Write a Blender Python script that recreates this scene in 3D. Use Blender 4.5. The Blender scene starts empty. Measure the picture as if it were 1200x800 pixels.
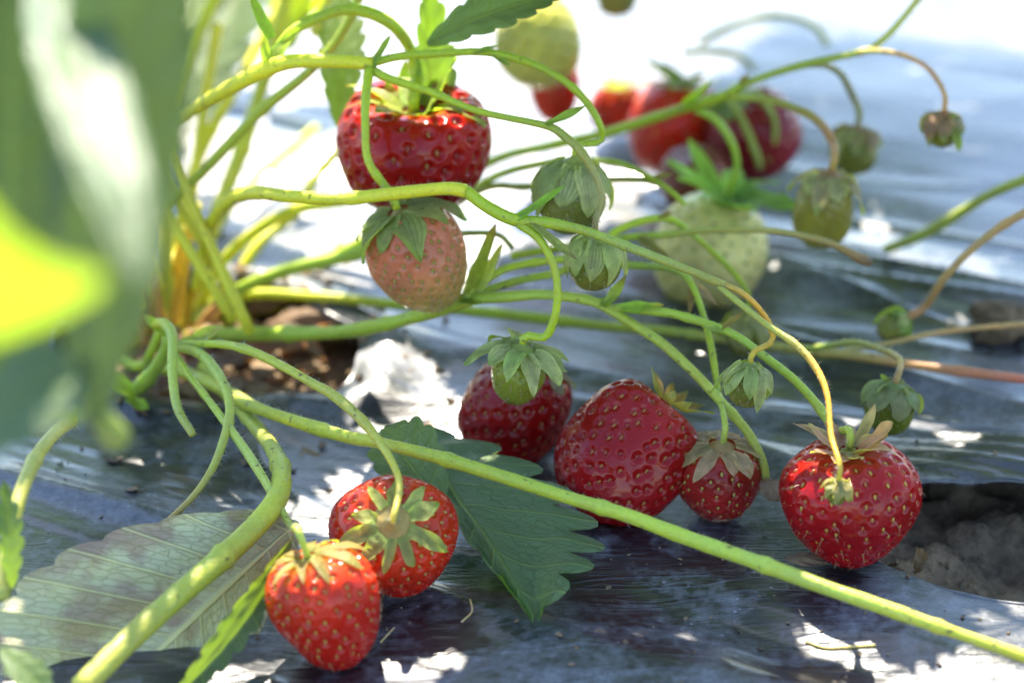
import bpy, math, random
import numpy as np
from mathutils import Vector, Matrix

R = math.radians
random.seed(7)
rng = np.random.default_rng(11)
scene = bpy.context.scene
COL = scene.collection

# ------------------------------------------------------------------ camera
PITCH, CAM_H, FPX = 28.0, 0.244, 600 / math.tan(R(15))
cam_d = bpy.data.cameras.new('camera')
cam = bpy.data.objects.new('camera', cam_d)
COL.objects.link(cam)
cam.location = (0, 0, CAM_H)
cam.rotation_euler = (R(90 - PITCH), 0, 0)
cam_d.sensor_width = 36
cam_d.lens = 18 / math.tan(R(15))
cam_d.clip_start, cam_d.clip_end = 0.005, 200
cam_d.dof.use_dof = True
cam_d.dof.focus_distance = 0.42
cam_d.dof.aperture_fstop = 7.6
cam_d.dof.aperture_blades = 0
scene.camera = cam

# ------------------------------------------------------------------ sky and sun
SUN_ELEV, SUN_AZ = 52.0, -8.0          # azimuth measured from +Y (ahead of the camera), negative = left
world = bpy.data.worlds.new('World')
scene.world = world
world.use_nodes = True
wn = world.node_tree
sky = wn.nodes.new('ShaderNodeTexSky')
sky.sky_type = 'NISHITA'
sky.sun_disc = False
sky.sun_elevation = R(SUN_ELEV)
sky.sun_rotation = R(SUN_AZ)
sky.air_density, sky.dust_density, sky.ozone_density = 1.0, 0.4, 2.4
bg = wn.nodes['Background']
bg.inputs['Strength'].default_value = 0.15
wn.links.new(sky.outputs['Color'], bg.inputs['Color'])
SUNV = np.array([math.sin(R(SUN_AZ)) * math.cos(R(SUN_ELEV)), math.cos(R(SUN_AZ)) * math.cos(R(SUN_ELEV)), math.sin(R(SUN_ELEV))])
sl = bpy.data.lights.new('sun', 'SUN')
sl.energy, sl.angle, sl.color = 5.0, R(0.53), (1.0, 0.92, 0.78)
so = bpy.data.objects.new('sun', sl)
COL.objects.link(so)
so.rotation_euler = Vector(-SUNV).to_track_quat('-Z', 'Y').to_euler()

scene.view_settings.view_transform = 'Standard'
scene.view_settings.look = 'None'
scene.view_settings.gamma = 1
scene.view_settings.exposure = 1.88
scene.render.engine = 'CYCLES'
scene.cycles.use_denoising = True
scene.cycles.max_bounces = 8
scene.cycles.sample_clamp_indirect = 6
scene.cycles.caustics_reflective = False
scene.cycles.caustics_refractive = False

# ------------------------------------------------------------------ helpers: places
CF = np.array([0, math.cos(R(PITCH)), -math.sin(R(PITCH))])
CU = np.array([0, math.sin(R(PITCH)), math.cos(R(PITCH))])
CR = np.array([1.0, 0, 0])
CC = np.array([0, 0, CAM_H])
def P(px, py, d):
    """point seen at photo pixel (px, py), d metres along the view axis"""
    return CC + CF * d + CR * ((px - 600) / FPX * d) + CU * (-(py - 400) / FPX * d)
def G(px, py, z=0.0):
    k = math.sin(R(PITCH)) + (py - 400) / FPX * math.cos(R(PITCH))
    return P(px, py, (CAM_H - z) / k)
def proj(p):
    q = np.asarray(p) - CC
    d = q @ CF
    return 600 + FPX * (q @ CR) / d, 400 - FPX * (q @ CU) / d, d
def camdir(rx, uy, tz):
    v = CR * rx + CU * uy - CF * tz
    return v / np.linalg.norm(v)
def unit(v):
    v = np.asarray(v, float)
    return v / max(np.linalg.norm(v), 1e-12)

# ------------------------------------------------------------------ helpers: noise
def _hash(ix, iy, s):
    h = (ix.astype(np.int64) * 374761393 + iy.astype(np.int64) * 668265263 + s * 1274126177) & 0x7fffffff
    h = ((h ^ (h >> 13)) * 1103515245) & 0x7fffffff
    return ((h ^ (h >> 16)) & 0xffff) / 65535.0
def vnoise(x, y, s=0):
    x, y = np.asarray(x, float), np.asarray(y, float)
    ix, iy = np.floor(x), np.floor(y)
    fx, fy = x - ix, y - iy
    fx, fy = fx * fx * (3 - 2 * fx), fy * fy * (3 - 2 * fy)
    a, b = _hash(ix, iy, s), _hash(ix + 1, iy, s)
    c, d = _hash(ix, iy + 1, s), _hash(ix + 1, iy + 1, s)
    return (a * (1 - fx) + b * fx) * (1 - fy) + (c * (1 - fx) + d * fx) * fy - 0.5

# ------------------------------------------------------------------ helpers: meshes
def mesh(name, v, f, col=None, lv=None, smooth=True):
    me = bpy.data.meshes.new(name)
    v = np.asarray(v, float)
    me.from_pydata(v.tolist(), [], f if isinstance(f, list) else f.tolist())
    if smooth:
        me.polygons.foreach_set('use_smooth', np.ones(len(me.polygons), bool))
    if col is not None:
        a = me.attributes.new('Col', 'FLOAT_COLOR', 'POINT')
        c = np.ones((len(v), 4)); c[:, :3] = col
        a.data.foreach_set('color', c.ravel())
    if lv is not None:
        a = me.attributes.new('lv', 'FLOAT_VECTOR', 'POINT')
        a.data.foreach_set('vector', np.asarray(lv, float).ravel())
    me.update()
    return me
def obj(name, me, mat, parent=None, base=None):
    """link a mesh built in world coordinates; base = world location of the top-level parent"""
    if base is not None:
        co = np.empty(len(me.vertices) * 3); me.vertices.foreach_get('co', co)
        me.vertices.foreach_set('co', (co.reshape(-1, 3) - base).ravel()); me.update()
    o = bpy.data.objects.new(name, me)
    if mat is not None and not me.materials: me.materials.append(mat)
    COL.objects.link(o)
    o.parent = parent
    return o
def empty(name, loc, label, cat, group=None):
    o = bpy.data.objects.new(name, None)
    o.empty_display_size = 0.01
    COL.objects.link(o); o.location = loc
    o['label'] = label; o['category'] = cat
    if group: o['group'] = group
    return o
def grid_faces(nu, nv, wrap=False):
    i, j = np.meshgrid(np.arange(nu - 1), np.arange(nv if wrap else nv - 1), indexing='ij')
    j2 = (j + 1) % nv
    return np.stack([i * nv + j, (i + 1) * nv + j, (i + 1) * nv + j2, i * nv + j2], -1).reshape(-1, 4)
def spline(pts, n):
    """Catmull-Rom through rows of pts, resampled evenly"""
    p = np.asarray(pts, float)
    p = np.vstack([2 * p[0] - p[1], p, 2 * p[-1] - p[-2]])
    out = []
    for k in range(1, len(p) - 2):
        t = np.linspace(0, 1, 24, endpoint=False)[:, None]
        a, b, c, d = p[k - 1], p[k], p[k + 1], p[k + 2]
        out.append(0.5 * ((2 * b) + (c - a) * t + (2 * a - 5 * b + 4 * c - d) * t ** 2 + (3 * b - a - 3 * c + d) * t ** 3))
    out.append(p[-2][None]); q = np.vstack(out)
    s = np.r_[0, np.cumsum(np.linalg.norm(np.diff(q[:, :3], axis=0), axis=1) + 1e-9)]
    si = np.linspace(0, s[-1], n)
    return np.stack([np.interp(si, s, q[:, k]) for k in range(q.shape[1])], 1)

# ------------------------------------------------------------------ materials
def newmat(name):
    m = bpy.data.materials.new(name); m.use_nodes = True
    nt = m.node_tree; nt.nodes.clear()
    return m, nt
def N(nt, t, **kw):
    n = nt.nodes.new(t)
    for k, v in kw.items():
        if k in n.inputs: n.inputs[k].default_value = v
        else: setattr(n, k, v)
    return n
def math_node(nt, op, a, b=None, clamp=False):
    n = nt.nodes.new('ShaderNodeMath'); n.operation = op; n.use_clamp = clamp
    for i, x in enumerate((a, b)):
        if x is None: continue
        if isinstance(x, (int, float)): n.inputs[i].default_value = x
        else: nt.links.new(x, n.inputs[i])
    return n.outputs[0]
def maprange(nt, x, a, b, c=0.0, d=1.0):
    n = nt.nodes.new('ShaderNodeMapRange'); n.inputs[1].default_value = a; n.inputs[2].default_value = b
    n.inputs[3].default_value = c; n.inputs[4].default_value = d
    nt.links.new(x, n.inputs[0]); return n.outputs[0]
def mix(nt, fac, a, b, mode='MIX'):
    n = nt.nodes.new('ShaderNodeMix'); n.data_type = 'RGBA'; n.blend_type = mode
    for sock, x in ((n.inputs[0], fac), (n.inputs[6], a), (n.inputs[7], b)):
        if isinstance(x, (int, float)): sock.default_value = x
        elif isinstance(x, tuple): sock.default_value = (*x, 1)
        else: nt.links.new(x, sock)
    return n.outputs[2]
def noise(nt, scale, detail=3, vec=None, rough=0.55):
    n = N(nt, 'ShaderNodeTexNoise', Scale=scale, Detail=detail, Roughness=rough)
    if vec is not None: nt.links.new(vec, n.inputs['Vector'])
    return n.outputs['Fac']
def attr(nt, name):
    n = nt.nodes.new('ShaderNodeAttribute'); n.attribute_name = name; return n
def out(nt, shader, disp=None):
    o = nt.nodes.new('ShaderNodeOutputMaterial'); nt.links.new(shader, o.inputs['Surface'])
def bump(nt, h, strength, dist):
    b = N(nt, 'ShaderNodeBump', Strength=strength, Distance=dist)
    nt.links.new(h, b.inputs['Height']); return b.outputs['Normal']
def pos(nt):
    return nt.nodes.new('ShaderNodeNewGeometry').outputs['Position']

def mat_film():
    m, nt = newmat('black_plastic_film')
    p = pos(nt)
    mp = N(nt, 'ShaderNodeMapping'); nt.links.new(p, mp.inputs['Vector'])
    mp.inputs['Rotation'].default_value = (0, 0, R(28)); mp.inputs['Scale'].default_value = (0.18, 1, 1)
    streak = noise(nt, 260, 4, mp.outputs[0], 0.6)
    broad = noise(nt, 60, 4, mp.outputs[0], 0.6)
    blot = noise(nt, 30, 6, p, 0.66)
    fine = noise(nt, 420, 4, p, 0.7)
    dust = math_node(nt, 'ADD', blot, math_node(nt, 'MULTIPLY', fine, 0.42))
    dust = math_node(nt, 'ADD', dust, math_node(nt, 'MULTIPLY', broad, 0.35))
    dustm = maprange(nt, dust, 0.84, 1.18)  # real dust, thickened to stand in for missing sky sheen too
    sp = N(nt, 'ShaderNodeTexVoronoi', Scale=330.0); nt.links.new(p, sp.inputs['Vector'])
    speck = maprange(nt, sp.outputs['Distance'], 0.16, 0.08)
    speck = math_node(nt, 'MULTIPLY', speck, maprange(nt, noise(nt, 60, 2, p), 0.5, 0.62))
    allm = math_node(nt, 'MAXIMUM', math_node(nt, 'MULTIPLY', dustm, 0.72), math_node(nt, 'MULTIPLY', speck, 0.7))
    b = N(nt, 'ShaderNodeBsdfPrincipled')
    nt.links.new(mix(nt, allm, (0.010, 0.011, 0.014), (0.32, 0.32, 0.35)), b.inputs['Base Color'])
    r = math_node(nt, 'ADD', math_node(nt, 'MULTIPLY', broad, 0.25), 0.28)
    r = math_node(nt, 'ADD', r, math_node(nt, 'MULTIPLY', allm, 0.35))
    nt.links.new(r, b.inputs['Roughness'])
    b.inputs['Specular IOR Level'].default_value = 0.7
    b.inputs['Coat Weight'].default_value = 0.55
    nt.links.new(math_node(nt, 'ADD', math_node(nt, 'MULTIPLY', allm, 0.5), 0.10), b.inputs['Coat Roughness'])
    h = math_node(nt, 'ADD', math_node(nt, 'MULTIPLY', streak, 1.0), math_node(nt, 'MULTIPLY', fine, 0.25))
    rn = math_node(nt, 'ABSOLUTE', math_node(nt, 'SUBTRACT', noise(nt, 95, 2, mp.outputs[0], 0.5), 0.5))
    rn2 = math_node(nt, 'ABSOLUTE', math_node(nt, 'SUBTRACT', noise(nt, 230, 2, mp.outputs[0], 0.5), 0.47))
    cr = math_node(nt, 'ADD', maprange(nt, rn, 0.0, 0.035, 1.0, 0.0), maprange(nt, rn2, 0.0, 0.03, 0.5, 0.0))
    h = math_node(nt, 'ADD', h, math_node(nt, 'MULTIPLY', cr, 0.4))
    nt.links.new(bump(nt, h, 0.4, 0.0011), b.inputs['Normal'])
    out(nt, b.outputs[0]); return m

def mat_soil():
    m, nt = newmat('damp_brown_soil')
    p = pos(nt)
    n1 = noise(nt, 55, 6, p, 0.65); n2 = noise(nt, 500, 4, p, 0.7)
    f = maprange(nt, math_node(nt, 'ADD', n1, math_node(nt, 'MULTIPLY', n2, 0.5)), 0.5, 1.0)
    b = N(nt, 'ShaderNodeBsdfPrincipled', Roughness=0.85)
    nt.links.new(mix(nt, f, (0.055, 0.033, 0.016), (0.42, 0.28, 0.155)), b.inputs['Base Color'])
    nt.links.new(bump(nt, math_node(nt, 'ADD', n1, math_node(nt, 'MULTIPLY', n2, 0.3)), 0.9, 0.006), b.inputs['Normal'])
    out(nt, b.outputs[0]); return m

def mat_berry():
    m, nt = newmat('strawberry_flesh')
    c = attr(nt, 'Col'); p = pos(nt)
    n1 = noise(nt, 350, 3, p)
    b = N(nt, 'ShaderNodeBsdfPrincipled')
    nt.links.new(mix(nt, maprange(nt, n1, 0.3, 0.7, 0, 0.35), mix(nt, 1.0, c.outputs['Color'], (0.92, 0.8, 0.8), 'MULTIPLY'), mix(nt, 1.0, c.outputs['Color'], (0.62, 0.45, 0.45), 'MULTIPLY')), b.inputs['Base Color'])
    b.inputs['Subsurface Weight'].default_value = 0.4
    b.inputs['Subsurface Radius'].default_value = (1.0, 0.22, 0.10)
    b.inputs['Subsurface Scale'].default_value = 0.0022
    b.inputs['Specular IOR Level'].default_value = 0.04
    b.inputs['Coat Weight'].default_value = 0.6
    b.inputs['Coat IOR'].default_value = 1.42
    b.inputs['Coat Roughness'].default_value = 0.07
    nt.links.new(maprange(nt, noise(nt, 120, 3, p), 0.35, 0.7, 0.22, 0.45), b.inputs['Roughness'])
    nt.links.new(bump(nt, noise(nt, 700, 3, p), 0.18, 0.0006), b.inputs['Normal'])
    out(nt, b.outputs[0]); return m

def mat_seed():
    m, nt = newmat('strawberry_seed')
    b = N(nt, 'ShaderNodeBsdfPrincipled', Roughness=0.4)
    nt.links.new(attr(nt, 'Col').outputs['Color'], b.inputs['Base Color'])
    out(nt, b.outputs[0]); return m

def mat_stem():
    m, nt = newmat('green_stalk_skin')
    c = attr(nt, 'Col').outputs['Color']; p = pos(nt)
    n1 = noise(nt, 140, 4, p, 0.6); n2 = noise(nt, 1400, 2, p)
    b = N(nt, 'ShaderNodeBsdfPrincipled')
    cc = mix(nt, maprange(nt, n1, 0.35, 0.68, 0.0, 0.5), c, mix(nt, 1.0, c, (1.25, 1.1, 0.7), 'MULTIPLY'))
    sp = maprange(nt, noise(nt, 420, 2, p), 0.66, 0.72, 0, 0.7)
    cc = mix(nt, maprange(nt, noise(nt, 60, 3, p, .6), 0.52, 0.70, 0.0, 0.35), cc, mix(nt, .6, cc, (0.30, 0.17, 0.05)))
    cc = mix(nt, maprange(nt, noise(nt, 900, 3, p, .6), 0.45, 0.7, 0.0, 0.4), cc, mix(nt, 1.0, cc, (0.6, 0.68, 0.5), 'MULTIPLY'))
    nt.links.new(mix(nt, sp, cc, (0.10, 0.05, 0.02)), b.inputs['Base Color'])
    nt.links.new(maprange(nt, n1, 0.3, 0.7, 0.38, 0.62), b.inputs['Roughness'])
    b.inputs['Subsurface Weight'].default_value = 0.6
    b.inputs['Subsurface Radius'].default_value = (0.7, 1.0, 0.15)
    b.inputs['Subsurface Scale'].default_value = 0.0028
    nt.links.new(bump(nt, math_node(nt, 'ADD', n2, n1), 0.45, 0.0006), b.inputs['Normal'])
    out(nt, b.outputs[0]); return m

def mat_leaf(name, vein, under, trans, rough, veins=True, tint=(0.95, 1.0, 0.25), purple=False):
    m, nt = newmat(name)
    c = attr(nt, 'Col').outputs['Color']; lv = attr(nt, 'lv'); p = pos(nt)
    g = nt.nodes.new('ShaderNodeNewGeometry')
    base = c
    n1 = noise(nt, 130, 4, p)
    base = mix(nt, maprange(nt, n1, 0.3, 0.7, 0, 0.45), base, mix(nt, 1.0, base, (0.65, 0.75, 0.6), 'MULTIPLY'))
    if not veins:
        base = mix(nt, maprange(nt, noise(nt, 260, 4, p, .65), 0.50, 0.66, 0, .6), base, mix(nt, .5, base, (0.20, 0.13, 0.07)))
        base = mix(nt, maprange(nt, noise(nt, 700, 3, p, .65), 0.45, 0.7, 0, .5), base, mix(nt, 1.0, base, (0.55, 0.6, 0.5), 'MULTIPLY'))
    if veins:
        s = N(nt, 'ShaderNodeSeparateXYZ'); nt.links.new(lv.outputs['Vector'], s.inputs[0])
        fr = math_node(nt, 'FRACT', s.outputs['X'])
        lat = math_node(nt, 'ABSOLUTE', math_node(nt, 'SUBTRACT', fr, 0.5))
        lat = maprange(nt, lat, 0.07, 0.025)
        mid = maprange(nt, math_node(nt, 'ABSOLUTE', s.outputs['Y']), 0.05, 0.02)
        net = N(nt, 'ShaderNodeTexVoronoi', Scale=9.0, feature='DISTANCE_TO_EDGE')
        mp = N(nt, 'ShaderNodeMapping'); mp.inputs['Scale'].default_value = (0.55, 0.9, 1); nt.links.new(lv.outputs['Vector'], mp.inputs[0])
        nt.links.new(mp.outputs[0], net.inputs['Vector'])
        nm = maprange(nt, net.outputs['Distance'], 0.06, 0.01, 0, 0.35)
        vm = math_node(nt, 'MAXIMUM', math_node(nt, 'MAXIMUM', math_node(nt, 'MULTIPLY', lat, 0.75), mid), nm)
        hb = math_node(nt, 'MULTIPLY', vm, -1.0)
    else:
        s = N(nt, 'ShaderNodeSeparateXYZ'); nt.links.new(lv.outputs['Vector'], s.inputs[0])
        fr = math_node(nt, 'FRACT', math_node(nt, 'MULTIPLY', s.outputs['Y'], 3.5))
        vm = maprange(nt, math_node(nt, 'ABSOLUTE', math_node(nt, 'SUBTRACT', fr, 0.5)), 0.16, 0.04, 0, 0.5)
        hb = vm
    top = mix(nt, vm, base, mix(nt, 0.5, base, vein))
    bot = mix(nt, vm, mix(nt, 0.65, base, under), vein)
    colr = mix(nt, g.outputs['Backfacing'], top, bot)
    if purple:
        pm = math_node(nt, 'MULTIPLY', maprange(nt, noise(nt, 80, 4, p, .6), 0.44, 0.57, 0, .8), math_node(nt, 'SUBTRACT', 1.0, math_node(nt, 'MULTIPLY', vm, 0.8)))
        colr = mix(nt, pm, colr, (0.30, 0.17, 0.14))
    b = N(nt, 'ShaderNodeBsdfPrincipled', Roughness=rough)
    nt.links.new(colr, b.inputs['Base Color'])
    b.inputs['Specular IOR Level'].default_value = 0.45
    nt.links.new(bump(nt, math_node(nt, 'ADD', hb, math_node(nt, 'MULTIPLY', noise(nt, 900, 3, p), 0.4)), 0.8, 0.0010), b.inputs['Normal'])
    t = nt.nodes.new('ShaderNodeBsdfTranslucent')
    nt.links.new(mix(nt, 1.0, mix(nt, 0.35, base, vein), (tint[0] * 2.6, tint[1] * 2.6, tint[2] * 2.2), 'MULTIPLY'), t.inputs['Color'])
    ms = N(nt, 'ShaderNodeMixShader'); ms.inputs[0].default_value = trans
    nt.links.new(b.outputs[0], ms.inputs[1]); nt.links.new(t.outputs[0], ms.inputs[2])
    out(nt, ms.outputs[0]); return m

M_FILM, M_SOIL, M_BERRY, M_SEED, M_STEM = mat_film(), mat_soil(), mat_berry(), mat_seed(), mat_stem()
M_LEAF = mat_leaf('strawberry_leaf', (0.24, 0.32, 0.08), (0.20, 0.27, 0.13), 0.40, 0.46)
M_SEPAL = mat_leaf('sepal_skin', (0.22, 0.28, 0.10), (0.20, 0.27, 0.14), 0.35, 0.5, veins=False)
M_DIM = mat_leaf('dimmed_leaf', (0.17, 0.24, 0.07), (0.10, 0.15, 0.06), 0.07, 0.42)  # dimmed leaf: darker tones and low translucency stand in for shade
M_UNDER = mat_leaf('mottled_leaf', (0.68, 0.62, 0.28), (0.52, 0.46, 0.25), 0.10, 0.6, purple=True)
M_DRY = mat_leaf('dry_leaf', (0.30, 0.20, 0.10), (0.30, 0.20, 0.12), 0.25, 0.7, tint=(1, 0.7, 0.4))

# ------------------------------------------------------------------ bed: film and soil
BED = R(28)
def ab(x, y):
    return x * math.cos(BED) - y * math.sin(BED), x * math.sin(BED) + y * math.cos(BED)
B_FAR, B_NEAR = 0.71, -0.16
def bed_drop(b):
    t = np.clip(np.maximum(b - B_FAR, B_NEAR - b) / 0.14, 0, 1)
    g = np.clip(b - 0.55, 0, 0.2)
    return -0.13 * t * t * (3 - 2 * t) - 0.15 * g * g
PC = G(240, 406)                      # main plant crown, middle of its planting hole
HC = np.array([0.124, 0.3555, 0])     # empty planting hole at the right
def hole_e(x, y, c, ra, rb, s):
    """<1 inside an uneven oval hole"""
    dx, dy = x - c[0], y - c[1]
    ang = R(-14)
    u, v = dx * math.cos(ang) + dy * math.sin(ang), -dx * math.sin(ang) + dy * math.cos(ang)
    th = np.arctan2(v / rb, u / ra)
    k = 1 + 0.06 * np.sin(3 * th + s) + 0.035 * np.sin(7 * th + 2 * s)
    return np.hypot(u / ra, v / rb) / k, k
HOLES = [(HC, 0.053, 0.0212, 1.0), (PC, 0.043, 0.031, 2.3)]
def zfilm(x, y):
    x, y = np.asarray(x, float), np.asarray(y, float)
    a, b = ab(x, y)
    w = vnoise(a / 0.09, b / 0.09, 5) * 0.02
    z = 0.006 * vnoise(a / 0.16, (b + w) / 0.07, 1)
    z = z + 0.0042 * vnoise(a / 0.11, (b + w) / 0.022, 2)
    cr = vnoise(a / 0.085, (b + w * 0.8) / 0.0085, 3)
    gate = np.clip(vnoise(a / 0.1, b / 0.06, 9) * 3 + 0.45, 0.12, 1)
    z = z + 0.0022 * cr * gate + 0.0007 * vnoise(a / 0.04, b / 0.0035, 4) * gate
    rg_ = 1 - np.abs(vnoise(a / 0.14, (b + w * 1.2) / 0.017, 6)) * 2
    rg2 = 1 - np.abs(vnoise(a / 0.10, (b - w) / 0.030, 7)) * 2
    z = z + 0.0016 * rg_ ** 4 * gate + 0.0022 * rg2 ** 6
    z = z * (1 - 0.85 * np.clip((b - 0.48) / 0.10, 0, 1)) + 0.0035 * vnoise(x / 0.05, y / 0.05, 8) * np.clip((y - 0.42) / 0.1, 0, 1) * np.clip((0.6 - b) / 0.08, 0.25, 1)
    # film pulled up behind the empty hole and its long stretch lines
    e = np.exp(-(((x - 0.135) / 0.055) ** 2 + ((y - 0.389) / 0.017) ** 2))
    ya = y + (x - 0.1) * 0.42
    z = z * (1 - 0.65 * e) + 0.0085 * e + 0.0006 * e * np.sin(ya / 0.0062 * 2 * math.pi + 2 * vnoise(x / 0.05, y / 0.05, 12))
    for c, ra, rb, s in HOLES[1:]:
        q, _ = hole_e(x, y, c, ra, rb, s)
        z = z + 0.004 * np.exp(-((q - 1.15) / 0.22) ** 2)
    return z + bed_drop(b)
def zsoil(x, y):
    a, b = ab(x, y)
    z = -0.006 + 0.010 * vnoise(x / 0.03, y / 0.03, 21) + 0.009 * vnoise(x / 0.011, y / 0.011, 22) + 0.005 * vnoise(x / 0.0045, y / 0.0045, 23) + 0.0014 * vnoise(x / 0.002, y / 0.002, 24)
    q, _ = hole_e(x, y, PC, 0.05, 0.036, 0)
    z = z + 0.009 * np.exp(-(q / 0.7) ** 2)
    far = np.clip((np.abs(x) - 1.0) / 4, 0, 1)
    return np.minimum(z, 0.0 * z - 0.002) + bed_drop(b) * 0.97 * (1 - far) - 0.13 * far - 0.006
def axis(lo, hi, step, far, grow=1.16):
    mid = np.arange(lo, hi + step / 2, step)
    def tail(start, sign):
        o, s, x = [], step, start
        while abs(x - start) < far:
            s *= grow; x += sign * s; o.append(x)
        return o
    return np.r_[tail(lo, -1)[::-1], mid, tail(mid[-1], 1)]
def sheet(xs, ys, zf, holes=None):
    X, Y = np.meshgrid(xs, ys, indexing='ij')
    X, Y = X.ravel().copy(), Y.ravel().copy()
    F = grid_faces(len(xs), len(ys))
    F = F[:, ::-1]
    rims = []
    for h in holes or []:
        q, k = hole_e(X, Y, *h)
        keep = (q[F] >= 1).all(1)
        cut = F[~keep]; F2 = F[keep]
        bv = np.intersect1d(np.unique(cut), np.unique(F2))
        bv = bv[q[bv] >= 1]
        f = 1 / q[bv]
        X[bv] = h[0][0] + (X[bv] - h[0][0]) * f
        Y[bv] = h[0][1] + (Y[bv] - h[0][1]) * f
        F = F2
        rims.append((set(bv.tolist()), h))
    Z = zf(X, Y)
    return X, Y, Z, F, rims
def build_film():
    xs = axis(-0.24, 0.25, 0.0015, 2.5); ys = axis(0.285, 0.70, 0.0015, 1.0)
    X, Y, Z, F, rims = sheet(xs, ys, zfilm, HOLES)
    V = np.stack([X, Y, Z], 1); faces = F.tolist()
    # rolled lip round each hole
    for c, ra, rb, sd in HOLES:
        th = np.linspace(0, 2 * math.pi, 260, endpoint=False)
        k = 1 + 0.06 * np.sin(3 * th + sd) + 0.035 * np.sin(7 * th + 2 * sd)
        u, v = ra * k * np.cos(th), rb * k * np.sin(th); an = R(-14)
        x, y = c[0] + u * math.cos(an) - v * math.sin(an), c[1] + u * math.sin(an) + v * math.cos(an)
        z = zfilm(x, y); rr_ = 0.0007 * (1 + vnoise(th * 9, th * 0, 17))
        nx, ny = x - c[0], y - c[1]; nl = np.hypot(nx, ny); nx, ny = nx / nl, ny / nl
        b0 = len(V); ph = np.linspace(0, 2 * math.pi, 8, endpoint=False)
        ring = np.stack([x[:, None] + nx[:, None] * rr_[:, None] * np.cos(ph), y[:, None] + ny[:, None] * rr_[:, None] * np.cos(ph), (z - 0.00055)[:, None] + rr_[:, None] * np.sin(ph)], -1).reshape(-1, 3)
        V = np.vstack([V, ring])
        for i in range(260):
            for j in range(8):
                i2, j2 = (i + 1) % 260, (j + 1) % 8
                faces.append([b0 + i * 8 + j, b0 + i2 * 8 + j, b0 + i2 * 8 + j2, b0 + i * 8 + j2])
    o = obj('plastic_mulch_film', mesh('plastic_mulch_film', V, faces), M_FILM)
    o['kind'] = 'structure'; o['label'] = 'wrinkled dusty black plastic mulch film covering the bed'
build_film()
def build_soil():
    xs = np.r_[axis(-0.18, -0.05, 0.002, 40, 1.25)]
    xs = np.unique(np.round(np.r_[xs[xs < -0.05], np.arange(-0.05, 0.05, 0.006), np.arange(0.05, 0.2, 0.0013), np.geomspace(0.2, 40, 60)], 5))
    ys = np.r_[-np.geomspace(0.3, 40, 40)[::-1], np.linspace(-0.28, 0.29, 20), np.arange(0.3, 0.5, 0.0016), np.linspace(0.505, 1.0, 60), np.geomspace(1.02, 40, 50)]
    X, Y, Z, F, _ = sheet(xs, ys, zsoil)
    o = obj('ground_soil', mesh('ground_soil', np.stack([X, Y, Z], 1), F), M_SOIL)
    o['kind'] = 'structure'; o['label'] = 'damp brown crumbly soil of the field and bed'
build_soil()

# ------------------------------------------------------------------ builders: tube, leaflet, sepal
GREEN, YEL, OLIVE = (0.26, 0.38, 0.022), (0.42, 0.47, 0.028), (0.19, 0.25, 0.04)
PALE, PINK, BROWN = (0.26, 0.36, 0.10), (0.36, 0.14, 0.10), (0.20, 0.13, 0.07)
ORANGE = (0.50, 0.28, 0.03)
def tube(pts, radii, cols, n=None, sides=10, seed=0, cap=True):
    """pts k*3, radii k, cols k*3 -> mesh of a tapered, slightly uneven stalk"""
    pts, radii, cols = np.asarray(pts, float), np.asarray(radii, float), np.asarray(cols, float)
    L = np.linalg.norm(np.diff(pts, axis=0), axis=1).sum()
    n = n or int(min(140, max(12, L / 0.0016)))
    q = spline(np.hstack([pts, radii[:, None], cols]), n)
    p, r, c = q[:, :3], np.maximum(q[:, 3], 1e-4), np.clip(q[:, 4:], 0.005, 1)
    T = np.gradient(p, axis=0); T /= np.linalg.norm(T, axis=1)[:, None]
    u = unit(np.cross(T[0], [0.3, 0.2, 1])); Us = []
    for k in range(n):
        u = unit(u - T[k] * (u @ T[k])); Us.append(u)
    Us = np.array(Us); Ws = np.cross(T, Us)
    ss = np.linspace(0, L, n)
    r = r * (1 + 0.22 * vnoise(ss / 0.014, 0 * ss + seed, 31) + 0.10 * vnoise(ss / 0.004, 0 * ss + seed, 32))
    for nk_ in np.arange(0.012 + 0.003 * seed, L - .008, 0.034 + .002 * seed): r = r * (1 + 0.22 * np.exp(-((ss - nk_) / .0011) ** 2))
    c = np.clip(c * np.array((1.48, 1.27, .9)) * (1 + .3 * vnoise(ss / .02, 0 * ss + seed, 33))[:, None], .005, .8)
    th = np.linspace(0, 2 * math.pi, sides, endpoint=False)
    ell = 1 + 0.06 * np.cos(2 * th + seed)
    V = p[:, None] + (r[:, None] * ell)[..., None] * (np.cos(th)[None, :, None] * Us[:, None] + np.sin(th)[None, :, None] * Ws[:, None])
    V = V.reshape(-1, 3); F = grid_faces(n, sides, True).tolist()
    if cap:
        V = np.vstack([V, p[0] - T[0] * r[0] * .5, p[-1] + T[-1] * r[-1] * .5]); a, b = n * sides, n * sides + 1
        for k in range(sides):
            F.append([a, k, (k + 1) % sides]); F.append([b, (n - 1) * sides + (k + 1) % sides, (n - 1) * sides + k])
        C = np.vstack([np.repeat(c, sides, 0), c[0], c[-1]])
    else: C = np.repeat(c, sides, 0)
    return V, F, C

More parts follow.
